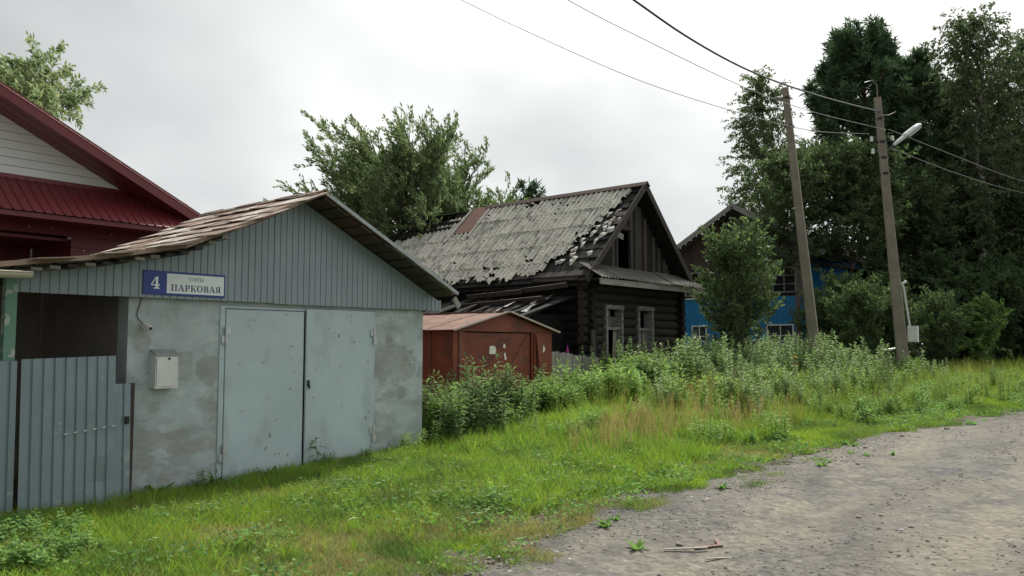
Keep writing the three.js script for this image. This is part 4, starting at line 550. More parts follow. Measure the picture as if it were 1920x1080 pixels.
  // blue annex on its street side
  part(g, 'annex_wall', new GB().box(X + 0.9, XB, 0.7, 5.0, ZR + 0.001, -9.9), M.blue); part(g, 'annex_roof', new GB().hexa([[X + 0.4, 5.05, ZR - 0.2], [XB + 0.3, 5.05, ZR - 0.2], [XB + 0.3, 4.55, -9.0], [X + 0.4, 4.55, -9.0], [X + 0.4, 5.12, ZR - 0.2], [XB + 0.3, 5.12, ZR - 0.2], [XB + 0.3, 4.62, -9.0], [X + 0.4, 4.62, -9.0]]), M.darkWood);
}
solo('rusty_sheet', new GB().beam([26.4, 1.0, -8.2], [28.6, 1.02, -7.9], 0.03, 0.95), M.rust, 'low rusty steel sheet standing in the weeds near the concrete poles', 'metal sheet');
// ---------- poles, lamp, wires ----------
function pole(name, label, base, topp, w0, w1) {
  const g = thing(name, label, 'pole', base, 'concrete utility poles'); const d = vnorm(vsub(topp, base)); const s = vnorm(vcross(d, [0.3, 0, 1])), t = vcross(s, d); const ring = (q, w) => [[-1, -0.8], [-0.8, -1], [0.8, -1], [1, -0.8], [1, 0.8], [0.8, 1], [-0.8, 1], [-1, 0.8]].map(([i, j]) => vadd(vadd(q, s, i * w / 2), t, j * w / 2));
  const b = new GB(), n = 8; for (let k = 0; k < n; k++) { const A = ring(vlerp(base, topp, k / n), lerp(w0, w1, k / n)), B = ring(vlerp(base, topp, (k + 1) / n), lerp(w0, w1, (k + 1) / n)); for (let i = 0; i < 8; i++) { const j = (i + 1) % 8, L = k * 0.9; b.quad(A[i], A[j], B[j], B[i], [[i * 0.12, L], [j ? j * 0.12 : 0.96, L], [j ? j * 0.12 : 0.96, L + 0.9], [i * 0.12, L + 0.9]]); } } const E = ring(topp, w1); for (let i = 1; i < 7; i++) b.tri(E[0], E[i], E[i + 1]);
  part(g, 'shaft', b, M.concrete); return { g, at: (k) => vlerp(base, topp, k), d };
}
const P1 = pole('utility_pole', 'leaning concrete utility pole carrying the street light and wires', [25.02, 0.55, -6.03], [24.07, 8.81, -6.28], 0.33, 0.19);
const P2 = pole('utility_pole', 'leaning concrete utility pole without lamp beside the blue house', [23.45, 0.55, -7.95], [22.36, 9.09, -8.31], 0.32, 0.18);
{
  const band = (P, k, w) => { const c = P.at(k); const b = new GB().beam(vadd(c, [0, -0.03, 0]), vadd(c, [0, 0.03, 0]), w, w, [0, 0, 1]); part(P.g, 'steel_band', b, M.black); };
  for (const k of [0.925, 0.79, 0.845, 0.735]) band(P1, k, lerp(0.33, 0.19, k) + 0.025); for (const k of [0.965, 0.87]) band(P2, k, lerp(0.32, 0.18, k) + 0.022);
  const ins = (P, q) => { part(P.g, 'insulator', new GB().tube([vadd(q, [0, -0.08, 0]), vadd(q, [0, -0.03, 0]), vadd(q, [0, 0, 0]), vadd(q, [0, 0.05, 0]), vadd(q, [0, 0.08, 0])], [0.03, 0.055, 0.035, 0.05, 0.02], 8), M.porcelain); };
  const c = P1.at(0.85); part(P1.g, 'crossarm', new GB().beam(vadd(c, [-0.16, 0, -0.20]), vadd(c, [0.2, 0, 0.24]), 0.05, 0.05), M.black); ins(P1, vadd(c, [-0.17, 0.06, -0.22])); ins(P1, vadd(c, [0.21, 0.08, 0.24])); ins(P1, vadd(c, [-0.15, -0.3, -0.20]));
  const h = P1.at(0.935); part(P1.g, 'bracket', new GB().tube([vadd(h, [-0.1, 0, 0]), vadd(h, [0.25, 0.05, 0.2]), vadd(h, [0.42, 0.16, 0.35])], 0.018, 6), M.black);
  part(P1.g, 'top_rod', new GB().tube([P1.at(0.99), vadd(P1.at(1), [0, 0.38, 0]), vadd(P1.at(1), [-0.12, 0.5, -0.1]), vadd(P1.at(1), [-0.3, 0.42, -0.25])], 0.012, 5), M.alu);
  // street light
  const s = thing('street_light', 'pale grey street light head on a short arm at the concrete pole', 'street light', [24.6, 7.6, -5.8]);
  const A = [24.45, 7.43, -5.98], B = [24.90, 8.03, -5.36], dir = vnorm(vsub(B, A)), at = (t) => vlerp(A, B, t); part(s, 'arm', new GB().tube([P1.at(0.80), at(0.05)], 0.03, 8), M.black);
  const side = vnorm(vcross(dir, [0, 1, 0])), up = vcross(side, dir), body = new GB(); const prof = [[0, 0.05, 0.05], [0.12, 0.075, 0.07], [0.38, 0.09, 0.085], [0.45, 0.13, 0.11], [0.8, 0.14, 0.11], [0.95, 0.12, 0.09], [1, 0.08, 0.05]]; const rg = ([t, w, hh]) => Array.from({ length: 13 }, (_, i) => { const a = i / 12 * Math.PI * 2; return vadd(vadd(at(t), side, Math.cos(a) * w), up, Math.sin(a) * hh * (Math.sin(a) < 0 ? 0.55 : 1)); });
  for (let k = 0; k < prof.length - 1; k++) { const a = rg(prof[k]), b = rg(prof[k + 1]); for (let i = 0; i < 12; i++) body.quad(a[i], b[i], b[i + 1], a[i + 1]); } for (const [k, f] of [[0, 1], [prof.length - 1, -1]]) { const a = rg(prof[k]); for (let i = 0; i < 12; i++) f > 0 ? body.tri(at(prof[k][0]), a[i], a[i + 1]) : body.tri(at(prof[k][0]), a[i + 1], a[i]); }
  part(s, 'housing', body, M.galv); part(s, 'lens', new GB().beam(vadd(at(0.5), up, -0.068), vadd(at(0.93), up, -0.058), 0.19, 0.03, up), M.whitePaint);
  // meter box with conduit
  const m = thing('meter_box', 'white electric meter box with conduit on the concrete pole', 'electric box', [24.85, 1.9, -5.8]); part(m, 'box', new GB().box(24.80, 24.98, 1.80, 2.26, -5.88, -5.62), M.whitePaint); part(m, 'door', new GB().box(24.785, 24.799, 1.83, 2.23, -5.86, -5.64), M.whitePaint); part(m, 'conduit', new GB().tube([[24.83, 2.26, -5.82], [24.72, 3.35, -5.92]], 0.03, 8), M.galv); part(m, 'cap', new GB().tube([[24.72, 3.35, -5.92], [24.66, 3.46, -5.95], [24.74, 3.53, -5.84]], 0.045, 8), M.whitePaint); part(m, 'ground_strap', new GB().tube([[24.6, 1.55, -6.5], [24.86, 1.66, -6.0]], 0.03, 6), M.galv);
  // wires along the street
  const wire = (name, label, pts, rad, mat) => solo(name, new GB().tube(new THREE.CatmullRomCurve3(pts.map((p) => new THREE.Vector3(...p))).getPoints(60).map((v) => v.toArray()), rad, 5), mat, label, 'wire', 'overhead wires');
  const w1 = [[-8, 8.4, -6.3], [0, 7.6, -6.3], [10.61, 7.11, -6.3], [12.43, 7.06, -6.3], [14.91, 7.16, -6.3], [18.93, 7.63, -6.3], [23.64, 8.33, -6.25], [24.1, 8.38, -6.2]];
  wire('power_cable', 'thick dark twisted power cable fixed to the top of the concrete pole', w1, 0.02, M.wire);
  wire('overhead_wire', 'thin wire ending on the crossarm of the concrete pole, passing over the garage', [[-8, 8.3, -7.6], [0, 7.6, -7.4], [10.1, 7.19, -7.2], [12.16, 7.18, -7.1], [16.08, 7.18, -6.8], [18.8, 7.28, -6.5], [23.98, 7.83, -6.1]], 0.008, M.alu);
  wire('overhead_wire', 'thin lower wire passing the bare pole on its way to a white insulator', [[-8, 8.2, -9.6], [0, 7.6, -9.1], [9.12, 7.25, -8.6], [10.57, 7.19, -8.5], [13.68, 6.98, -8.0], [17.22, 6.95, -7.3], [20.26, 7.16, -6.9], [23.95, 7.76, -6.5]], 0.008, M.alu);
  wire('overhead_wire', 'thin upper wire running from the concrete pole in front of the birches', [[24.05, 7.83, -6.0], [27.48, 7.55, -4.99], [33.68, 7.6, -3.93], [46, 8.2, -1]], 0.009, M.alu);
  wire('overhead_wire', 'thin lower wire running from below the street light in front of the birches', [[24.3, 7.35, -6.05], [27.99, 7.12, -5.1], [33.83, 7.2, -3.97], [46, 7.8, -1]], 0.009, M.alu);
}
// ---------- trees ----------
const tone = (c, r, k = 0.22, hue = 0.12) => { const b = 1 + (r() - 0.5) * 2 * k, h = (r() - 0.5) * 2 * hue; return [c[0] * b * (1 + h), c[1] * b, c[2] * b * (1 - h)]; };
// leaf colours below are for one face; a leaf both reflects and lets through, so its whole albedo is about twice that
const ltone = (...a) => vmul(tone(...a), 1.7);
const rdir = (r) => { const z = r() * 2 - 1, a = r() * 6.283, s = Math.sqrt(1 - z * z); return [s * Math.cos(a), z, s * Math.sin(a)]; };
// o: h height, tr trunk radius, cb crown base (share of h), rad(f) crown radius at share f of the crown, limbs, twigs, leaves, ll leaf length, lw leaf width, col, wind, up (how far limbs rise), droop
function makeTree(o) {
  const r = rng(o.seed), trunk = new GB(), wood = new GB(), lv = new LB(), tp = [], tr = []; const wind = o.wind ?? [0, 0, 0]; const lean = o.lean ?? [0, 0];
  const N = 12; for (let i = 0; i <= N; i++) { const t = i / N; tp.push([lean[0] * t * t + (i ? rr(-1, 1, r) * 0.018 * o.h * t : 0), t * o.h * 0.97, lean[1] * t * t + (i ? rr(-1, 1, r) * 0.018 * o.h * t : 0)]); tr.push(Math.max(0.012, o.tr * (1 - 0.92 * t))); } tr[0] *= 1.25;
  trunk.tube(tp, tr, 8);
  const trunkAt = (t) => { const k = clamp(t, 0, 1) * N, i = Math.min(N - 1, Math.floor(k)); return vlerp(tp[i], tp[i + 1], k - i); };
  const put = (q, d) => { // one leaf
    const ld = vnorm(vadd(vadd(vmul(d, o.align ?? 0.7), rdir(r), 0.8), vadd(wind, [0, -(o.hang ?? 0.25), 0]), 1)); const sd = vnorm(vcross(ld, rdir(r))); const c = o.alt && r() < o.altShare ? o.alt : o.col; lv.leaf(q, ld, sd, o.ll * rr(0.65, 1.25, r), o.lw * rr(0.7, 1.2, r), ltone(c, r), 0.3);
  };
  const spray = (a, d, L, n) => { const pts = [a]; let q = a, dd = d; for (let i = 0; i < 4; i++) { dd = vnorm(vadd(vadd(dd, wind, 0.28), [0, -(o.droop ?? 0.1), 0], 0.5)); q = vadd(q, dd, L / 4); pts.push(q); } if (o.twigWood !== false) wood.tube(pts, [0.010, 0.008, 0.006, 0.005, 0.003].map((x) => x * (o.tw ?? 1)), 3, false); for (let i = 0; i < n; i++) { const t = Math.pow(r(), 0.75) * 4, k = Math.min(3, Math.floor(t)); put(vadd(vlerp(pts[k], pts[k + 1], t - k), rdir(r), (o.spread ?? 0.08) * r()), dd); } };
  for (let i = 0; i < o.limbs; i++) {
    const f = Math.pow((i + r()) / o.limbs, o.pow ?? 0.9), hh = lerp(o.cb, 0.985, f), a0 = trunkAt(hh), az = i * 2.39996 + rr(-0.4, 0.4, r), R0 = o.rad(f) * rr(0.72, 1.12, r) * (0.8 + 0.4 * perlin.noise(Math.cos(az) * 1.4 + o.seed, hh * 6, Math.sin(az) * 1.4));
    const up = (o.up ?? 0.6) * rr(0.6, 1.3, r); let d = vnorm([Math.cos(az), up, Math.sin(az)]), q = a0; const pts = [a0], n = 6; for (let k = 0; k < n; k++) { d = vnorm(vadd(vadd(vadd(d, wind, 0.10), rdir(r), 0.16), [0, (o.curve ?? 0.05), 0])); q = vadd(q, d, R0 / n * 1.15); pts.push(q); }
    const r0 = Math.max(0.012, tr[Math.min(N, Math.floor(hh * N))] * 0.5 * Math.min(1, R0 / 1.2)); wood.tube(pts, pts.map((_, k) => Math.max(0.006, r0 * (1 - 0.86 * k / n))), 5, false);
    const tw = Math.max(3, Math.round(o.twigs * (0.4 + 0.6 * R0 / (o.rmax ?? 2))));
    for (let k = 0; k < tw; k++) { const t = (0.22 + 0.78 * Math.pow((k + r()) / tw, 0.8)) * n, j = Math.min(n - 1, Math.floor(t)), a = vlerp(pts[j], pts[j + 1], t - j), ld = vnorm(vsub(pts[j + 1], pts[j])); spray(a, vnorm(vadd(vadd(vmul(ld, 0.6), rdir(r), 0.9), [0, 0.18, 0])), (o.tl ?? 0.7) * rr(0.6, 1.3, r), o.leaves); }
    spray(q, d, (o.tl ?? 0.7), o.leaves);
  }
  for (let k = 0; k < 6; k++) spray(trunkAt(0.93 + 0.01 * k), vnorm([rr(-0.5, 0.5, r), 1, rr(-0.5, 0.5, r)]), o.tl ?? 0.6, o.leaves);
  return { trunk: trunk.geo(), wood: wood.geo(), crown: lv.geo() };
}
function makePine(o) {
  const r = rng(o.seed), trunk = new GB(), wood = new GB(), lv = new LB(), N = 14, tp = [], tr = []; for (let i = 0; i <= N; i++) { const t = i / N; tp.push([o.h * 0.012 * Math.sin(t * 5 + o.seed) + (o.lean?.[0] ?? 0) * t, o.h * t, o.h * 0.012 * Math.cos(t * 4) + (o.lean?.[1] ?? 0) * t]); tr.push(Math.max(0.02, o.tr * (1 - 0.9 * t))); } trunk.tube(tp, tr, 9);
  const at = (t) => { const k = clamp(t, 0, 0.999) * N, i = Math.floor(k); return vlerp(tp[i], tp[i + 1], k - i); };
  const tuft = (q, d, s) => { for (let i = 0; i < o.needles; i++) { const ld = vnorm(vadd(vmul(d, 0.65), rdir(r), 0.95)), sd = vnorm(vcross(ld, rdir(r))); lv.leaf(vadd(q, rdir(r), 0.10 * s), ld, sd, s * rr(0.6, 1.1, r), 0.05 * s / 0.3, ltone(r() < 0.2 ? o.alt : o.col, r, 0.25, 0.06), 0.1); } };
  for (let i = 0; i < o.limbs; i++) {
    const f = (i + r()) / o.limbs, hh = lerp(o.cb, 0.98, f), az = i * 2.39996 + rr(-0.3, 0.3, r), R0 = o.rad(f) * rr(0.65, 1.15, r); let d = vnorm([Math.cos(az), lerp(0.05, 0.7, f), Math.sin(az)]), q = at(hh); const pts = [q], n = 5; for (let k = 0; k < n; k++) { d = vnorm(vadd(vadd(d, rdir(r), 0.2), [0, 0.13, 0])); q = vadd(q, d, R0 / n); pts.push(q); } wood.tube(pts, pts.map((_, k) => Math.max(0.012, o.tr * 0.32 * (1 - f * 0.6) * (1 - 0.8 * k / n))), 5, false);
    const m = Math.max(4, Math.round(o.tufts * R0 / 2)); for (let k = 0; k < m; k++) { const t = (0.3 + 0.7 * Math.pow(r(), 0.7)) * n, j = Math.min(n - 1, Math.floor(t)), a = vlerp(pts[j], pts[j + 1], t - j), dd = vnorm(vadd(vadd(vnorm(vsub(pts[j + 1], pts[j])), rdir(r), 0.9), [0, 0.35, 0])), L = rr(0.15, 0.55, r) * Math.min(1, R0); const e = vadd(a, dd, L); wood.tube([a, e], [0.012, 0.006], 3, false); tuft(e, dd, o.size * rr(0.8, 1.2, r)); tuft(vadd(a, dd, L * 0.5), dd, o.size * 0.9); }
  }
  for (let k = 0; k < 8; k++) tuft(at(0.93 + k * 0.009), [0, 1, 0], o.size);
  return { trunk: trunk.geo(), wood: wood.geo(), crown: lv.geo() };
}
function plantTree(name, label, category, t, bark, leafMat, pos, turn = 0, scale = 1, group) { const g = thing(name, label, category, pos, group); g.rotation.y = turn; g.scale.setScalar(scale); for (const [n, geo, m] of [['trunk', t.trunk, bark], ['branches', t.wood, bark === M.birchBark ? M.bark : bark], ['crown', t.crown, leafMat]]) { const q = new THREE.Mesh(geo, m); q.name = n; g.add(q); } return g; }
const dome = (w, p = 0.5) => (f) => w * Math.pow(Math.max(0.02, Math.sin(Math.PI * Math.min(1, 0.12 + f * 0.88))), p);
const LEFT = [-0.637, 0, -0.77];
const cBirch = [0.060, 0.090, 0.034], cDark = [0.042, 0.068, 0.026], cWillow = [0.068, 0.105, 0.035], cPine = [0.034, 0.066, 0.034];
{ // wind-blown willow behind the burnt house
  const t = makeTree({ seed: 3, h: 7.4, tr: 0.24, cb: 0.2, rad: (f) => 4.7 * Math.pow(Math.sin(Math.PI * Math.min(1, 0.40 + f * 0.42)), 0.8), rmax: 4.7, limbs: 120, twigs: 22, leaves: 36, ll: 0.17, lw: 0.062, col: [0.085, 0.122, 0.050], alt: [0.14, 0.185, 0.08], altShare: 0.3, wind: [-0.26, 0.26, -0.31], up: 0.55, curve: 0.05, droop: 0, tl: 0.95, hang: 0, align: 1.1, spread: 0.12, pow: 1.0 });
  plantTree('willow_tree', 'wide wind-blown willow with narrow leaves behind the burnt log house', 'tree', t, M.bark, M.leaf, [20.7, 0.7, -22.5]);
  plantTree('willow_tree', 'lower willow beside the wide willow, over the ridge of the burnt house', 'tree', t, M.bark, M.leaf, [24.4, 0.7, -22.3], 0.3, 0.76);
  const c = makePine({ seed: 8, h: 6.7, tr: 0.14, cb: 0.3, rad: (f) => 1.7 * (1 - f * 0.72), limbs: 34, tufts: 12, needles: 12, size: 0.30, col: cPine, alt: [0.035, 0.06, 0.025] });
  plantTree('young_pine', 'young pine rising beyond the ridge of the burnt house', 'tree', c, M.pineBark, M.needle, [23.4, 0.9, -18.4]);
  const b = makeTree({ seed: 14, h: 5.7, tr: 0.12, cb: 0.3, rad: dome(1.5), rmax: 1.6, limbs: 26, twigs: 9, leaves: 22, ll: 0.15, lw: 0.08, col: [0.085, 0.13, 0.035], up: 0.8, tl: 0.6 });
  plantTree('young_birch', 'small bright green birch between the willow and the young pine', 'tree', b, M.birchBark, M.leaf, [22.0, 0.9, -18.3]);
}
{ // pale willow behind the red house
  const t = makeTree({ seed: 21, h: 10.4, tr: 0.25, cb: 0.30, rad: dome(3.6), rmax: 3.6, limbs: 90, twigs: 20, leaves: 52, ll: 0.21, lw: 0.08, col: [0.15, 0.195, 0.085], alt: [0.22, 0.26, 0.14], altShare: 0.3, wind: [-0.25, 0.05, -0.3], up: 0.7, droop: 0.25, tl: 1.1, hang: 0.2, spread: 0.15 });
  plantTree('willow_tree', 'pale green willow showing over the red metal roof', 'tree', t, M.bark, M.leaf, [8.0, -0.5, -27.6]);
}
{ // stand of trees by the blue house and along the street
  const pine = makePine({ seed: 31, h: 14.4, tr: 0.27, cb: 0.42, rad: (f) => 3.3 * Math.pow(Math.sin(Math.PI * Math.min(1, 0.22 + f * 0.72)), 0.7), limbs: 84, tufts: 20, needles: 14, size: 0.42, col: [0.040, 0.074, 0.036], alt: [0.065, 0.10, 0.045] });
  plantTree('pine_tree', 'tall dark pine with a reddish trunk behind the poles', 'tree', pine, M.pineBark, M.needle, [38.1, 1.1, -10.3]);
  const pine2 = makePine({ seed: 37, h: 13.5, tr: 0.22, cb: 0.40, rad: (f) => 2.8 * Math.pow(Math.sin(Math.PI * Math.min(1, 0.25 + f * 0.7)), 0.7), limbs: 66, tufts: 18, needles: 14, size: 0.42, col: [0.040, 0.076, 0.034], alt: [0.07, 0.105, 0.04] });
  plantTree('pine_tree', 'lower pine leaning against the tall pine on the birch side', 'tree', pine2, M.pineBark, M.needle, [40.0, 1.1, -8.6]);
  const birchA = makeTree({ seed: 41, h: 14.8, tr: 0.20, cb: 0.22, rad: (f) => 2.5 * Math.pow(Math.sin(Math.PI * Math.min(1, 0.25 + f * 0.74)), 0.8), rmax: 2.5, limbs: 74, twigs: 13, leaves: 26, ll: 0.15, lw: 0.085, col: cBirch, alt: [0.085, 0.12, 0.045], altShare: 0.15, wind: [-0.08, 0, -0.1], up: 0.85, droop: 0.5, tl: 1.0, hang: 0.5, spread: 0.14 });
  const birchB = makeTree({ seed: 43, h: 15.0, tr: 0.22, cb: 0.24, rad: (f) => 3.0 * Math.pow(Math.sin(Math.PI * Math.min(1, 0.28 + f * 0.7)), 0.8), rmax: 3, limbs: 80, twigs: 14, leaves: 26, ll: 0.16, lw: 0.085, col: [0.052, 0.078, 0.031], alt: [0.085, 0.12, 0.05], altShare: 0.15, wind: [-0.08, 0, -0.1], up: 0.85, droop: 0.5, tl: 1.1, hang: 0.5, spread: 0.15 });
  plantTree('birch_tree', 'slender birch rising behind the gable of the blue house', 'tree', birchA, M.birchBark, M.leaf, [36.6, 1.1, -14.7], 0, 0.93);
  plantTree('birch_tree', 'tallest birch at the edge of the wood, beside the street', 'tree', birchB, M.birchBark, M.leaf, [38.4, 1.1, -6.0]);
  plantTree('birch_tree', 'broad birch filling the wood edge beyond the tallest birch', 'tree', birchB, M.birchBark, M.leaf, [41.5, 1.1, -4.6], 2.0, 0.96, 'birches at the wood edge');
  plantTree('birch_tree', 'birch deep in the wood behind the tallest birch', 'tree', birchA, M.birchBark, M.leaf, [44, 1.1, -7.3], 1.1, 0.98, 'birches at the wood edge');
  plantTree('birch_tree', 'birch at the far end of the wood beside the road', 'tree', birchA, M.birchBark, M.leaf, [46, 1.1, -3.2], 4.1, 0.9, 'birches at the wood edge');
  const decA = makeTree({ seed: 51, h: 9.6, tr: 0.16, cb: 0.44, rad: dome(3.0, 0.6), rmax: 3, limbs: 62, twigs: 15, leaves: 26, ll: 0.17, lw: 0.10, col: [0.052, 0.082, 0.030], alt: [0.095, 0.13, 0.055], altShare: 0.2, wind: [-0.06, 0, -0.06], up: 0.7, droop: 0.15, tl: 0.9, hang: 0.3, spread: 0.14 });
  const decB = makeTree({ seed: 53, h: 7.6, tr: 0.14, cb: 0.12, rad: dome(2.6, 0.55), rmax: 2.6, limbs: 58, twigs: 14, leaves: 26, ll: 0.17, lw: 0.10, col: cDark, alt: [0.06, 0.09, 0.035], altShare: 0.2, up: 0.65, droop: 0.15, tl: 0.9, hang: 0.3, spread: 0.14 });
  plantTree('bird_cherry_tree', 'leafy tree crowding the roof of the blue house, above its windows', 'tree', decA, M.bark, M.leaf, [31.0, 1.1, -11.2], 0, 0.82);
  plantTree('bird_cherry_tree', 'leafy tree between the two concrete poles, hiding the blue annex', 'tree', decA, M.bark, M.leaf, [32.6, 1.1, -9.6], 2.2, 0.86);
  plantTree('bird_cherry_tree', 'dark leafy tree under the tall pine', 'tree', decB, M.bark, M.leaf, [35.6, 1.1, -8.3], 1.0, 1.0);
  // undergrowth and inner wood
  const inner = [[38.2, -7.6, 0.9, 0.4], [40.5, -6.2, 1.05, 1.7], [42.5, -5.6, 0.95, 3.0], [43.6, -3.6, 1.1, 4.4], [46.5, -5.0, 1.25, 5.1], [48.5, -2.2, 1.2, 0.9], [50, -7.5, 1.5, 2.4], [44.5, -9.5, 1.35, 3.6], [41.5, -8.4, 1.1, 0.2], [52, -4.2, 1.6, 1.3], [47, -8.4, 1.5, 4.9], [39.6, -4.6, 0.95, 5.6]];
  inner.forEach(([x, z, s, a]) => plantTree('understory_tree', 'dark leafy understory tree inside the wood', 'tree', decB, M.bark, M.leaf, [x, 1.0, z], a, s, 'understory trees of the wood'));
}
{ // shrubs
  const sh = makeTree({ seed: 61, h: 3.5, tr: 0.06, cb: 0.06, rad: (f) => 1.75 * (1 - 0.45 * f), rmax: 1.7, limbs: 64, twigs: 11, leaves: 18, ll: 0.125, lw: 0.062, col: [0.052, 0.084, 0.030], alt: [0.105, 0.15, 0.05], altShare: 0.22, wind: [-0.05, 0.08, -0.06], up: 1.1, droop: 0.0, tl: 0.5, hang: 0.1, align: 1.0, spread: 0.08 });
  plantTree('apple_sapling', 'young glossy leaved tree standing alone before the blue house', 'tree', sh, M.bark, M.leafGlossy, [20.85, 0.85, -9.2], 0, 1.0);
  const wl = makeTree({ seed: 67, h: 2.7, tr: 0.05, cb: 0.04, rad: dome(1.3, 0.5), rmax: 1.3, limbs: 40, twigs: 9, leaves: 18, ll: 0.15, lw: 0.07, col: [0.048, 0.078, 0.028], alt: [0.085, 0.13, 0.042], altShare: 0.25, wind: [-0.18, 0.12, -0.2], up: 1.0, droop: 0, tl: 0.55, hang: 0.05, align: 1.0, spread: 0.1 });
  const L = [[26.4, -7.6, 0.85, 'willow shrub at the foot of the lamp pole, beside the rusty sheet'], [27.6, -7.0, 0.8, 'willow shrub right behind the lamp pole'], [27.9, -8.6, 0.95, 'large willow shrub between the two poles'], [28.6, -5.9, 0.8, 'willow shrub behind the white meter box'], [31.0, -8.0, 1.0, 'tall willow shrub below the pine'], [31.6, -6.3, 0.75, 'low shrub at the wood edge beyond the meter box'], [28.6, -9.6, 0.8, 'shrub beside the bare pole, in front of blue cladding']];
  L.forEach(([x, z, s, l], i) => plantTree('willow_shrub', l, 'shrub', wl, M.bark, M.leaf, [x, hgt(x, z) - 0.05, z], i * 1.3, s, 'willow shrubs round the poles'));
  const bw = makeTree({ seed: 71, h: 2.0, tr: 0.03, cb: 0.05, rad: dome(0.7, 0.5), rmax: 0.7, limbs: 16, twigs: 7, leaves: 20, ll: 0.19, lw: 0.07, col: [0.085, 0.14, 0.038], alt: [0.14, 0.20, 0.06], altShare: 0.3, wind: [-0.5, 0.1, -0.6], up: 1.0, droop: 0.1, tl: 0.6, hang: 0.1, align: 1.4, spread: 0.06 });
  plantTree('willow_bush', 'bright green willow bush bent over by wind at the wood edge', 'shrub', bw, M.stem, M.leaf, [29.6, 0.9, -4.6], 0, 0.95);
  const us = makeTree({ seed: 73, h: 2.6, tr: 0.05, cb: 0.02, rad: dome(1.7, 0.4), rmax: 1.7, limbs: 44, twigs: 11, leaves: 22, ll: 0.2, lw: 0.12, col: [0.034, 0.058, 0.021], up: 0.7, droop: 0.1, tl: 0.6, hang: 0.3, spread: 0.14 });
  for (const [x, z, s, a] of [[33.5, -5.6, 1.1, 0], [35.5, -4.6, 1.0, 1.2], [37.2, -3.4, 1.0, 2.2], [39.5, -2.6, 1.0, 3.1], [34.6, -6.9, 1.3, 4], [36.8, -5.6, 1.3, 5], [42, -1.9, 1.1, 0.7], [45, -1.2, 1.1, 1.9]]) plantTree('undergrowth_shrub', 'dark shrub of the undergrowth along the edge of the wood', 'shrub', us, M.bark, M.leaf, [x, 0.9, z], a, s, 'undergrowth along the wood');
}
// ---------- weeds as single plants ----------
function place(proto, name, label, category, x, z, turn, s, group, dy = 0) { const o = new THREE.Group(); o.name = numbered(name); o.position.set(x, hgt(x, z) - 0.02 + dy, z); o.rotation.y = turn; o.scale.setScalar(s); for (const [n, geo, mat] of proto) { const m = new THREE.Mesh(geo, mat); m.name = n; o.add(m); } scene.add(o); return tag(o, label, category, group); }
// upright leafy weed: narrow leaves all the way up several stems
function weed(seed, o) {
  const r = rng(seed), st = new GB(), lv = new LB();
  for (let s = 0; s < o.stems; s++) {
    const b = [rr(-1, 1, r) * o.base, 0, rr(-1, 1, r) * o.base], H = o.h * rr(0.7, 1.08, r), ln = [rr(-1, 1, r) * 0.14 + o.wind[0] * 0.12, 0, rr(-1, 1, r) * 0.14 + o.wind[2] * 0.12], at = (t) => { const k = Math.min(1, t * 6); return [b[0] * k + ln[0] * t * t * H, t * H - 0.02, b[2] * k + ln[2] * t * t * H]; }; st.tube([0, 0.08, 0.25, 0.5, 0.75, 1].map(at), [1.6, 1, 0.9, 0.75, 0.55, 0.3].map((k) => k * o.sr), 4, false);
    const n = Math.round(H * o.dens); for (let i = 0; i < n; i++) { const t = lerp(o.from ?? 0.12, 1, (i + r() * 0.8) / n), az = i * 2.399 + rr(-0.3, 0.3, r), el = rr(0.1, 0.7, r) + (t > 0.9 ? 0.7 : 0), d = vnorm([Math.cos(az) + o.wind[0], el, Math.sin(az) + o.wind[2]]), sd = vnorm(vcross(d, [rr(-0.4, 0.4, r), 1, rr(-0.4, 0.4, r)])), sz = o.ll * rr(0.75, 1.15, r) * (t > 0.88 ? 0.75 : 1) * (0.8 + 0.4 * Math.sin(Math.PI * t)); lv.blade(at(t), d, sd, sz, o.lw * rr(0.8, 1.2, r) * sz / o.ll, ltone(r() < (o.altShare ?? 0.15) ? o.alt : o.col, r, 0.2, 0.1), o.droop ?? 0.9, 3); }
  }
  return [['stem', st.geo(), M.stem], ['leaves', lv.geo(), M.leaf]];
}
const W0 = [-0.25, 0, -0.3];
const golden = [1, 2, 3, 4].map((s) => weed(100 + s, { stems: 2 + s, base: 0.22, h: 1.0, sr: 0.007, dens: 44, ll: 0.145, lw: 0.036, col: [0.075, 0.125, 0.038], alt: [0.13, 0.19, 0.06], wind: W0, droop: 0.9 }));
const nettle = [1, 2, 3].map((s) => weed(200 + s, { stems: 6, base: 0.16, h: 0.38, sr: 0.004, dens: 55, ll: 0.085, lw: 0.042, col: [0.085, 0.165, 0.035], alt: [0.12, 0.22, 0.05], wind: [0, 0, 0], droop: 0.8 }));
const rasp = [1, 2, 3, 4].map((s) => weed(300 + s, { stems: 5 + s, base: 0.40, h: 0.95 + 0.06 * s, sr: 0.006, dens: 36, ll: 0.12, lw: 0.062, from: 0.2, col: [0.110, 0.170, 0.052], alt: [0.24, 0.29, 0.17], altShare: 0.17, wind: [-0.35, 0, -0.42], droop: 0.7 }));
const lush = [1, 2, 3].map((s) => weed(400 + s, { stems: 7, base: 0.26, h: 0.75, sr: 0.006, dens: 44, ll: 0.13, lw: 0.05, col: [0.12, 0.205, 0.040], alt: [0.16, 0.25, 0.06], wind: W0, droop: 0.8 }));
const r5 = rng(501), inBuildingZone = (x, z) => z < -10.4 && x > 11 && x < 22;
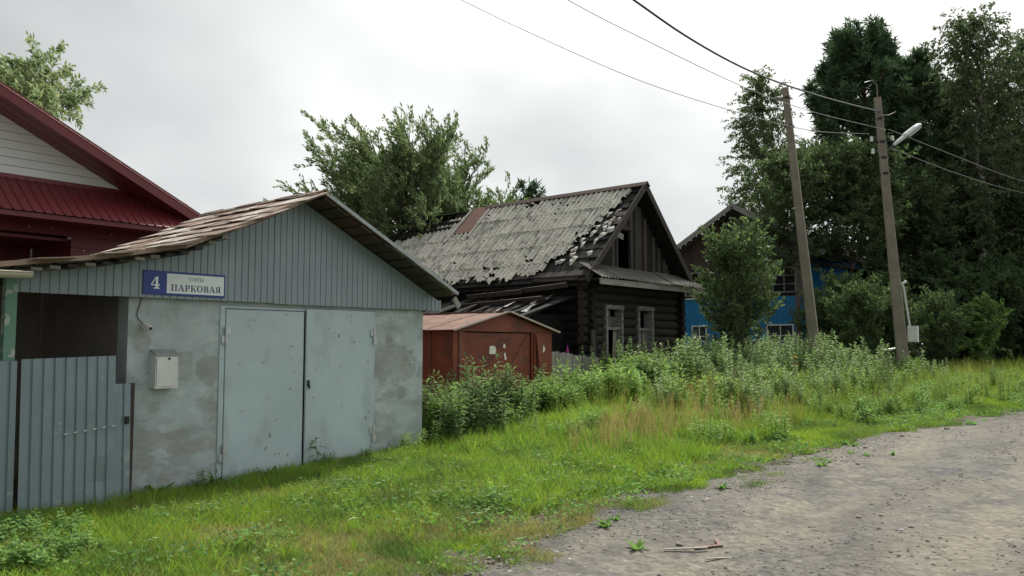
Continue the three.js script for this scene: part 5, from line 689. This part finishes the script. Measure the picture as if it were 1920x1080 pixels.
{ // tall narrow-leaved weeds crowding the corner between garage and shed
  const spots = []; for (let i = 0; i < 46; i++) spots.push([rr(9.0, 11.4, r5), rr(-10.4, -8.75, r5), rr(0.5, 1.1, r5)]); for (const q of [[9.15, -8.9, 0.95], [9.35, -9.3, 1.15], [9.6, -9.5, 1.15], [10.5, -9.6, 1.22], [10.75, -9.75, 1.2], [11.3, -9.6, 1.0], [11.7, -9.7, 0.95], [12.0, -9.5, 0.85], [12.3, -9.7, 0.9], [12.6, -9.9, 0.8]]) spots.push(q);
  spots.forEach(([x, z, s], i) => place(i % 6 === 5 ? lush[i % 3] : golden[i % 4], 'tall_weed', x < 10.2 ? 'tall narrow leaved weed beside the outer corner of the garage' : 'tall narrow leaved weed before the side wall of the rusty shed', 'weed', x, z, i * 1.7, s * 1.12, x < 10.2 ? 'weeds at the garage corner' : 'weeds beside the shed'));
  for (let i = 0; i < 20; i++) place(lush[i % 3], 'leafy_weed', 'lush green weed growing at the foot of the rusty shed door', 'weed', rr(11.2, 13.6, r5), rr(-10.2, -9.0, r5), i * 2.1, rr(0.7, 1.0, r5), 'weeds before the shed door');
  for (let i = 0; i < 34; i++) place(lush[i % 3], 'leafy_weed', 'bright green weed in the patch before the grey picket fence', 'weed', rr(13.4, 18.0, r5), rr(-10.4, -8.3, r5), i * 2.1, rr(0.85, 1.3, r5), 'weeds before the picket fence');
  for (let i = 0; i < 95; i++) { const x = rr(15.8, 25.5, r5), z = rr(-11.0, -8.0, r5) + 0.18 * Math.max(0, x - 18); if (Math.hypot(x - 20.85, z + 9.2) < 0.3) continue; place(rasp[i % 4], 'raspberry_bush', x < 18.5 ? 'raspberry bush with pale leaf undersides below the first window of the burnt house' : x < 20.2 ? 'raspberry bush with pale leaf undersides below the second window of the burnt house' : x < 22.2 ? 'raspberry bush crowding the stem of the lone young tree' : 'raspberry bush with pale leaf undersides before the bare concrete pole', 'shrub', x, z, (i % 5) * 0.3, rr(0.75, 1.15, r5), x < 18.5 ? 'raspberries at the first window' : x < 20.2 ? 'raspberries at the second window' : x < 22.2 ? 'raspberries round the young tree' : 'raspberries before the bare pole'); }
  for (let i = 0; i < 26; i++) place(nettle[i % 3], 'nettle', 'low leafy nettle in the patch before the ribbed gate', 'weed', rr(1.9, 3.25, r5), rr(-8.3, -6.6, r5), i * 1.9, rr(0.5, 0.85, r5), 'nettles before the gate');
  for (let i = 0; i < 130; i++) { const x = rr(10.0, 29, r5), z = roadEdge(x) - rr(0.9, 4.0, r5); if (inBuildingZone(x, z)) continue; const k = i % 4; place(k === 0 ? golden[i % 4] : k === 1 ? nettle[i % 3] : lush[i % 3], 'verge_weed', ['slim leafy weed standing in the verge grass', 'low dark nettle clump in the verge grass', 'leafy green weed clump in the verge grass', 'leafy green weed clump in the verge grass'][k], 'weed', x, z, i * 2.3, k === 1 ? rr(0.8, 1.3, r5) : rr(0.45, 0.75, r5), ['slim weeds in the verge', 'nettle clumps in the verge', 'leafy clumps in the verge', 'leafy clumps in the verge'][k]); }
  for (let i = 0; i < 80; i++) { const x = rr(13.5, 25, r5), z = rr(-8.8, -6.0, r5) + 0.14 * (x - 13.5), q = i % 5; if (q < 3) place(rasp[i % 4], 'raspberry_bush', x < 19 ? 'outlying raspberry bush in the verge before the burnt house' : 'outlying raspberry bush in the verge before the poles', 'shrub', x, z, (i % 5) * 0.3, rr(0.5, 0.9, r5), x < 19 ? 'outlying raspberries before the burnt house' : 'outlying raspberries before the poles'); else place(lush[i % 3], 'leafy_weed', x < 19 ? 'lush green weed among the outlying raspberries before the burnt house' : 'lush green weed among the outlying raspberries before the poles', 'weed', x, z, i * 1.9, rr(0.6, 1.1, r5), x < 19 ? 'weeds among outlying raspberries, burnt house side' : 'weeds among outlying raspberries, pole side'); }
  // by the garage wall
  const wp = [[5.1, 'nettle sprig below the mailbox side of the garage wall', nettle[0], 0.75, -8.98], [5.75, 'small dark weed at the foot of the first garage door leaf', nettle[1], 0.55, -8.96], [7.55, 'weed below the lower hinge of the second door leaf', nettle[2], 0.7, -8.95], [8.35, 'leafy weed clump at the outer garage corner', lush[0], 0.55, -8.9], [8.7, 'leafy weed tuft at the garage corner nearest the shed', lush[1], 0.6, -8.75], [6.92, 'small weed at the middle of the second door leaf', nettle[0], 0.65, -8.97]];
  wp.forEach(([x, l, p, s, z], i) => place(p, 'wall_weed', l, 'weed', x, z, i, s));
  const tall = weed(611, { stems: 1, base: 0.01, h: 0.62, sr: 0.005, dens: 26, ll: 0.13, lw: 0.05, from: 0.2, col: [0.10, 0.14, 0.06], alt: [0.13, 0.17, 0.07], wind: [-0.1, 0, 0], droop: 1.7 }); place(tall, 'wall_weed', 'single drooping nettle stalk against the second garage door leaf', 'weed', 6.72, -8.95, 0, 1);
}
{ // dock: broad upright leaves
  const dock = (seed, n, L, w, col) => { const r = rng(seed), lv = new LB(); for (let i = 0; i < n; i++) { const az = i * 2.399 + rr(-0.4, 0.4, r), el = rr(0.8, 2.2, r), d = vnorm([Math.cos(az), el, Math.sin(az)]), sd = vnorm(vcross(d, [0, 1, 0.01])); lv.blade([0, 0, 0], d, sd, L * rr(0.7, 1.1, r), w * rr(0.8, 1.1, r), ltone(col, r, 0.15), 0.8, 5); } return [['leaves', lv.geo(), M.leaf]]; };
  const a = dock(1, 7, 0.36, 0.10, [0.055, 0.10, 0.03]), b = dock(2, 5, 0.34, 0.11, [0.08, 0.15, 0.035]), c = dock(3, 8, 0.22, 0.075, [0.10, 0.19, 0.04]);
  place(a, 'dock_plant', 'dark broad leaved dock at the plaster wall below the mailbox', 'weed', 4.5, -8.92, 0, 1); place(a, 'dock_plant', 'dock with upright leaf by the hinge side of the garage door', 'weed', 5.15, -8.85, 2, 1.0); place(b, 'dock_plant', 'single upright dock leaf before the first garage door leaf', 'weed', 5.95, -8.85, 1, 1.0);
  const r = rng(9); for (let i = 0; i < 34; i++) { const x = rr(4.6, 11.5, r), z = rr(-8.6, -5.6, r); place(c, 'broadleaf_clump', 'clump of broad bright leaves in the lawn before the garage', 'weed', x, z, r() * 6, rr(0.6, 1.1, r), 'broad leaved clumps in the lawn'); }
  for (let i = 0; i < 40; i++) { const x = rr(5.8, 22, r), e = roadEdge(x), z = e + rr(-0.5, 0.9, r) * (x < 12 ? 1 : 0.5); place(c, 'plantain', 'low plantain rosette growing at the gravel edge', 'weed', x, z, r() * 6, rr(0.35, 0.7, r), 'plantains along the gravel edge'); }
  const yl = new LB(), q = rng(33); for (let i = 0; i < 22; i++) { const az = i * 2.4, d = vnorm([Math.cos(az), rr(-0.3, 0.7, q), Math.sin(az)]), sd = vnorm(vcross(d, [rr(-0.6, 0.6, q), 1, rr(-0.6, 0.6, q)])); yl.blade([rr(-0.15, 0.15, q), 0.15 + i * 0.03, rr(-0.15, 0.15, q)], d, sd, rr(0.1, 0.17, q), rr(0.07, 0.12, q), ltone(q() < 0.5 ? [0.15, 0.17, 0.04] : [0.22, 0.16, 0.05], q, 0.25), 0.9, 3); }
  place([['stem', new GB().tube([[0, 0, 0], [0.02, 0.7, 0]], 0.012, 5).geo(), M.stemRed], ['leaves', yl.geo(), M.leaf]], 'yellowing_plant', 'plant with large yellowing leaves in front of the raspberry thicket', 'weed', 19.6, -7.3, 0, 1);
  // fireweed
  const fw = new LB(), fr = rng(44); for (let i = 0; i < 60; i++) { const t = i / 60, az = i * 2.4; fw.leaf([0, 1.05 + t * 0.22, 0], vnorm([Math.cos(az), 0.3, Math.sin(az)]), vnorm([-Math.sin(az), 0.2, Math.cos(az)]), 0.06 * (1.1 - t), 0.05 * (1.1 - t * 0.6), ltone([0.42, 0.08, 0.33], fr, 0.2, 0.05)); }
  const fs = weed(621, { stems: 1, base: 0.01, h: 1.08, sr: 0.006, dens: 34, ll: 0.12, lw: 0.022, col: [0.06, 0.10, 0.035], alt: [0.08, 0.13, 0.04], wind: [0, 0, 0] });
  const fire = [...fs, ['flowers', fw.geo(), M.leaf]]; place(fire, 'fireweed', 'pink flowering fireweed above the grey picket fence', 'flower', 15.55, -11.15, 0, 0.92);
  place(fire, 'fireweed', 'pink flowering fireweed before the white window of the blue house', 'flower', 27.6, -10.0, 1, 0.95);
}
// ---------- grass ----------
function tuftGeo(seed, n, h, w, spread, curl, seed2 = 0) { const r = rng(seed), lv = new LB(); for (let i = 0; i < n; i++) { const az = r() * 6.283, d = vnorm([Math.cos(az) * spread * r() - 0.06, 1, Math.sin(az) * spread * r() - 0.08]), sd = vnorm(vcross(d, rdir(r))); const L = h * rr(0.55, 1.1, r), b = [rr(-1, 1, r) * 0.05, -0.01, rr(-1, 1, r) * 0.05]; const k = lv.p.length / 3; let q = b, dd = d; const seg = 3, c = [1, 1, 1].map((v) => v * rr(0.82, 1.18, r)); for (let s = 0; s <= seg; s++) { const ww = w * (1 - 0.92 * s / seg) * 0.5; const nn = vnorm(vcross(dd, sd)); for (const e of [-1, 1]) { lv.p.push(...vadd(q, sd, e * ww)); lv.n.push(...nn); lv.c.push(...c); } q = vadd(q, dd, L / seg); dd = vnorm(vadd(dd, [Math.cos(az) * curl, -curl * 0.6, Math.sin(az) * curl], 0.5)); } for (let s = 0; s < seg; s++) { const a = k + s * 2; lv.i.push(a, a + 3, a + 1, a, a + 2, a + 3); } if (seed2) { for (let s = 0; s < 9; s++) { const t = 1 - s * 0.035, hq = vadd(b, d, L * t * 0.98), az2 = s * 2.4; if (i % 2) continue; lv.leaf(hq, vnorm([Math.cos(az2) * 0.8, 0.7, Math.sin(az2) * 0.8]), vnorm([-Math.sin(az2), 0, Math.cos(az2)]), 0.035, 0.010, c); } } } return lv.geo(); }
function scatter(name, label, geo, mat, list, hf) { // list of [x, z, scale, [r,g,b], yscale]
  const m = new THREE.InstancedMesh(geo, mat, list.length), o = new THREE.Object3D(), c = new THREE.Color(), r = rng(list.length); list.forEach(([x, z, s, col, ys = 1], i) => { o.position.set(x, (hf ?? hgt)(x, z), z); o.rotation.set(rr(-0.12, 0.12, r), r() * 6.283, rr(-0.12, 0.12, r)); o.scale.set(s, s * ys, s); o.updateMatrix(); m.setMatrixAt(i, o.matrix); m.setColorAt(i, c.setRGB(...col)); }); m.name = name; m.userData.kind = 'stuff'; m.userData.label = label; scene.add(m); return m;
}
const inBuilding = (x, z) => (x > 4.15 && x < 8.85 && z < -9.08) || (x < 4.2 && z < -9.0 && z > -12) || (x > 11 && x < 14.25 && z < -10.55 && z > -13.7) || (x > 14.3 && x < 22 && z < -11.5 && z > -20.5);
{
  const r = rng(701), gA = tuftGeo(1, 9, 0.13, 0.0085, 0.95, 0.55), gB = tuftGeo(2, 9, 0.15, 0.011, 0.8, 0.45), gM = tuftGeo(3, 9, 0.32, 0.014, 0.6, 0.45), gT = tuftGeo(4, 8, 0.60, 0.015, 0.42, 0.32), gS = tuftGeo(5, 6, 0.62, 0.009, 0.36, 0.2, 1);
  const A = [], B = [], Md = [], Tl = [], Sd = [], cl = [];
  const bright = [0.160, 0.255, 0.024], mid = [0.105, 0.185, 0.026], deep = [0.058, 0.112, 0.022], dry = [0.22, 0.21, 0.085], yel = [0.150, 0.215, 0.032], brown = [0.22, 0.165, 0.085];
  const patch = (x, z, f = 0.9, s = 0) => perlin.noise(x * f + s, 7.7, z * f - s);
  const short = (x, z) => { const e = roadEdge(x), d = e - z; const thin = sstep(-0.25, 0.55, d + 0.9 * patch(x, z, 2.1) + (x > 5 && x < 10 ? 1.5 * Math.max(0, patch(x, z, 1.7, 6)) : 0)); if (r() > thin) return; const dr = clamp(sstep(0.40, 0.85, 0.5 + patch(x, z, 0.8, 3) * 0.7 + patch(x, z, 2.7, 8) * 0.4 + 0.25 * sstep(2.2, 0.6, d) - 0.05 * Math.max(0, x - 4)), 0, 1) * (x < 11 ? 0.7 : 0.3); const k = clamp(0.5 + patch(x, z, 1.4, 9) * 0.9 + patch(x, z, 4.1, 2) * 0.6, 0, 1); const c = ltone(mix3(k < 0.5 ? mix3(deep, mid, k * 2) : mix3(mid, bright, k * 2 - 1), dry, dr), r, 0.28, 0.14); (r() < 0.5 ? A : B).push([x, z, rr(0.55, 1.2, r) * (0.75 + 0.5 * sstep(0.2, 2.6, d)) * (1 - 0.3 * dr), c]); };
  for (let i = 0; i < 52000; i++) { const u = r(), x = 1.4 + 12.5 * Math.pow(u, 0.85), z = rr(-9.4, -3.6, r); if (!inBuilding(x, z)) short(x, z); }
  for (let i = 0; i < 38000; i++) { const x = rr(12, 33, r), e = roadEdge(x), z = e + 0.3 - 4.2 * r(); short(x, z); }
  // taller growth further from the road, in clumps of different height
  for (let i = 0; i < 24000; i++) { const x = rr(8, 34, r), e = roadEdge(x), z = e - rr(0.3, 8.5, r), d = e - z; if (inBuilding(x, z)) continue; const w = sstep(0.7, 2.4, d + patch(x, z, 0.7, 4) * 1.6) * sstep(7.8, 12, x + patch(x, z, 0.6) * 2); if (r() > w) continue; const k = clamp(0.5 + patch(x, z, 0.6, 11) * 1.0 + patch(x, z, 2.2, 1) * 0.6, 0, 1), tall = clamp(0.55 + patch(x, z, 0.9, 40) * 0.9 + patch(x, z, 2.6, 41) * 0.5, 0.25, 1.15); const c = ltone(mix3(k < 0.5 ? mix3(deep, mid, k * 2) : mix3(mid, bright, k * 2 - 1), yel, clamp(0.1 + patch(x, z, 0.35, 20) + 0.45 * sstep(19, 28, x), 0, 1)), r, 0.3, 0.14); (r() < 0.6 ? Md : Tl).push([x, z, rr(0.6, 1.1, r) * (0.6 + 0.4 * sstep(0.5, 2.6, d)), c, tall]); }
  for (let i = 0; i < 5200; i++) { const x = rr(1.5, 9.5, r), z = rr(-8.95, -6.6, r); if (inBuilding(x, z)) continue; if (patch(x, z, 1.1, 5) < 0.02 && z > -8.3) continue; Md.push([x, z, rr(0.35, 0.75, r), ltone(mix3(mid, bright, r()), r, 0.25, 0.12)]); }
  for (let i = 0; i < 11000; i++) { const x = rr(3, 13, r), z = rr(-8.8, -4.9, r); if (inBuilding(x, z) || r() > 0.15 + sstep(3, 8, x) * 0.5 + patch(x, z, 0.9, 14) * 1.1 + patch(x, z, 2.8, 15) * 0.5) continue; Md.push([x, z, rr(0.38, 0.8, r) * (1 + 0.35 * sstep(6, 10, x)), ltone(mix3(mid, bright, clamp(r() * 0.7 + 0.3, 0, 1)), r, 0.28, 0.12), rr(0.7, 1.4, r)]); }
  // dry seeding grass, in patches
  const red = [[10.7, -6.3, 1.6, 0.7], [12.0, -6.7, 1.6, 0.7], [13.3, -5.6, 1.6, 0.6], [15.2, -7.0, 1.6, 0.8], [27.5, -4.6, 2.0, 0.6]];
  for (const [cx, cz, rx, rz] of red) for (let i = 0; i < 34 * rx * rz * 2; i++) { const a = r() * 6.283, q = Math.sqrt(r()), x = cx + Math.cos(a) * rx * q, z = cz + Math.sin(a) * rz * q; Sd.push([x, z, rr(0.6, 1.0, r), ltone(mix3(brown, yel, cx > 20 ? 0.7 : r() * 0.6), r, 0.3, 0.1)]); }
  for (let i = 0; i < 1200; i++) { const x = rr(11, 33, r), z = roadEdge(x) - rr(1.2, 5, r); if (!inBuilding(x, z)) Sd.push([x, z, rr(0.6, 1.1, r), ltone(mix3(yel, mid, r()), r, 0.25)]); }
  scatter('lawn_grass', 'short mixed lawn grass before the garage', gA, M.grass, A); scatter('lawn_grass_thick', 'thick short lawn grass before the garage', gB, M.grass, B); scatter('meadow_grass', 'knee high green grass on the verge', gM, M.grass, Md); scatter('tall_grass', 'tall soft grass on the verge', gT, M.grass, Tl); scatter('seed_grass', 'dry seeding grass in reddish patches', gS, M.grass, Sd);
  // small-leaved ground cover scattered through the lawn
  const cg = new LB(), q = rng(71); for (let i = 0; i < 11; i++) { const a = q() * 6.283, R0 = rr(0, 0.08, q), h = rr(0.03, 0.13, q), d = vnorm([Math.cos(a), rr(-0.2, 1.0, q), Math.sin(a)]), s = vnorm([-Math.sin(a), rr(-0.7, 0.7, q), Math.cos(a)]), p = [Math.cos(a) * R0, h, Math.sin(a) * R0], v = [1, 1, 1].map((k) => k * rr(0.75, 1.25, q)); cg.leaf(p, d, s, rr(0.022, 0.06, q), rr(0.014, 0.030, q), v, 0.3); }
  const cgeo = cg.geo(); for (let i = 0; i < 6500; i++) { const x = 1.5 + 20 * Math.pow(r(), 1.2), z = roadEdge(x) + 0.15 - 4.8 * Math.pow(r(), 0.9); if (inBuilding(x, z)) continue; if (r() > 0.45 + patch(x, z, 1.0, 31) * 1.3) continue; cl.push([x, z, rr(0.6, 1.5, r), ltone(mix3([0.060, 0.115, 0.028], [0.105, 0.19, 0.036], r()), r, 0.25, 0.1)]); }
  scatter('ground_cover', 'clover and other small leaved ground cover', cgeo, M.leaf, cl);
}
{ // loose stones and grit on the road
  const g = new THREE.IcosahedronGeometry(1, 0); { const p = g.attributes.position; const r = rng(5); const seen = new Map(); for (let i = 0; i < p.count; i++) { const k = [p.getX(i), p.getY(i), p.getZ(i)].map((v) => v.toFixed(3)).join(); if (!seen.has(k)) seen.set(k, rr(0.75, 1.15, r)); const s = seen.get(k); p.setXYZ(i, p.getX(i) * s, p.getY(i) * s * 0.6, p.getZ(i) * s); } g.computeVertexNormals(); }
  const r = rng(811), list = []; for (let i = 0; i < 70000; i++) { const x = 3 + 22 * Math.pow(r(), 1.4), e = roadEdge(x), z = e + 5.2 * Math.pow(r(), 1.2) - 0.2; if (perlin.noise(x * 0.7, 3.3, z * 1.1) + 0.45 - 0.6 * trackAt(x, z, -3.0, 0.45) - 0.6 * trackAt(x, z, -1.3, 0.45) < r() * 0.9) continue; const s = r(); const c = s < 0.05 ? [0.42, 0.41, 0.38] : s < 0.5 ? [0.115, 0.113, 0.106] : [0.17, 0.162, 0.145]; list.push([x, z, 0.004 + 0.018 * Math.pow(r(), 4), tone(c, r, 0.25, 0.05)]); }
  const m = scatter('loose_gravel', 'loose grit and small stones on the road', g, std({ color: 0xffffff, roughness: 0.95 }), list, roadH); 
  const big = [[7.9, -2.35, 0.03], [8.1, -2.2, 0.025], [12.2, -3.5, 0.035], [13.6, -3.35, 0.045], [15.0, -3.0, 0.05], [6.2, -3.3, 0.035], [9.9, -4.1, 0.03], [10.8, -3.2, 0.035]]; const lab = 'grey stone lying on the gravel road';
  big.forEach(([x, z, s], i) => { const q = new THREE.Mesh(g, M.concrete); q.name = numbered('road_stone'); q.position.set(x, roadH(x, z) + s * 0.25, z); q.rotation.y = i; q.scale.setScalar(s); tag(q, lab, 'stone', 'stones on the road'); scene.add(q); });
  // broken wood in the road, litter on the lawn
  const y = roadH(6.2, -3.0) + 0.016; const wd = (a, b, w, l, m) => solo('wood_scrap', new GB().beam(a, b, w * 0.7, 0.009), m, l, 'wood scrap');
  wd([5.98, y, -3.32], [6.22, y + 0.01, -3.05], 0.035, 'thin pale splinter among broken wood on the gravel', M.beige); wd([6.20, y - 0.005, -3.16], [6.38, y + 0.008, -3.0], 0.06, 'reddish broken board piece on the gravel', M.rustRoof); wd([6.36, y, -3.0], [6.52, y + 0.015, -3.12], 0.05, 'short reddish wood chunk on the gravel', M.rustPatch); wd([5.96, y - 0.01, -2.94], [6.16, y - 0.01, -2.76], 0.035, 'pale flat stick lying on the gravel', M.beige);
  const lt = (x, z, s, l) => { const h = hgt(x, z) + 0.09; solo('litter', new GB().quad([x - s, h, z - s * 0.3], [x + s * 0.6, h + 0.02, z - s * 0.6], [x + s, h + 0.012, z + s * 0.4], [x - s * 0.4, h + 0.03, z + s * 0.6]), M.paper, l, 'litter'); };
  lt(5.0, -6.1, 0.06, 'crumpled white paper lying in the lawn'); lt(5.1, -7.5, 0.03, 'small pale scrap in the lawn before the door'); lt(8.7, -5.5, 0.05, 'pale flat scrap by the gravel edge'); lt(5.8, -6.2, 0.025, 'tiny white scrap in the short grass');
}
scene.traverse((o) => { if (o.isMesh && o.name !== 'ground') { o.castShadow = true; o.receiveShadow = true; } });
renderer.render(scene, camera);
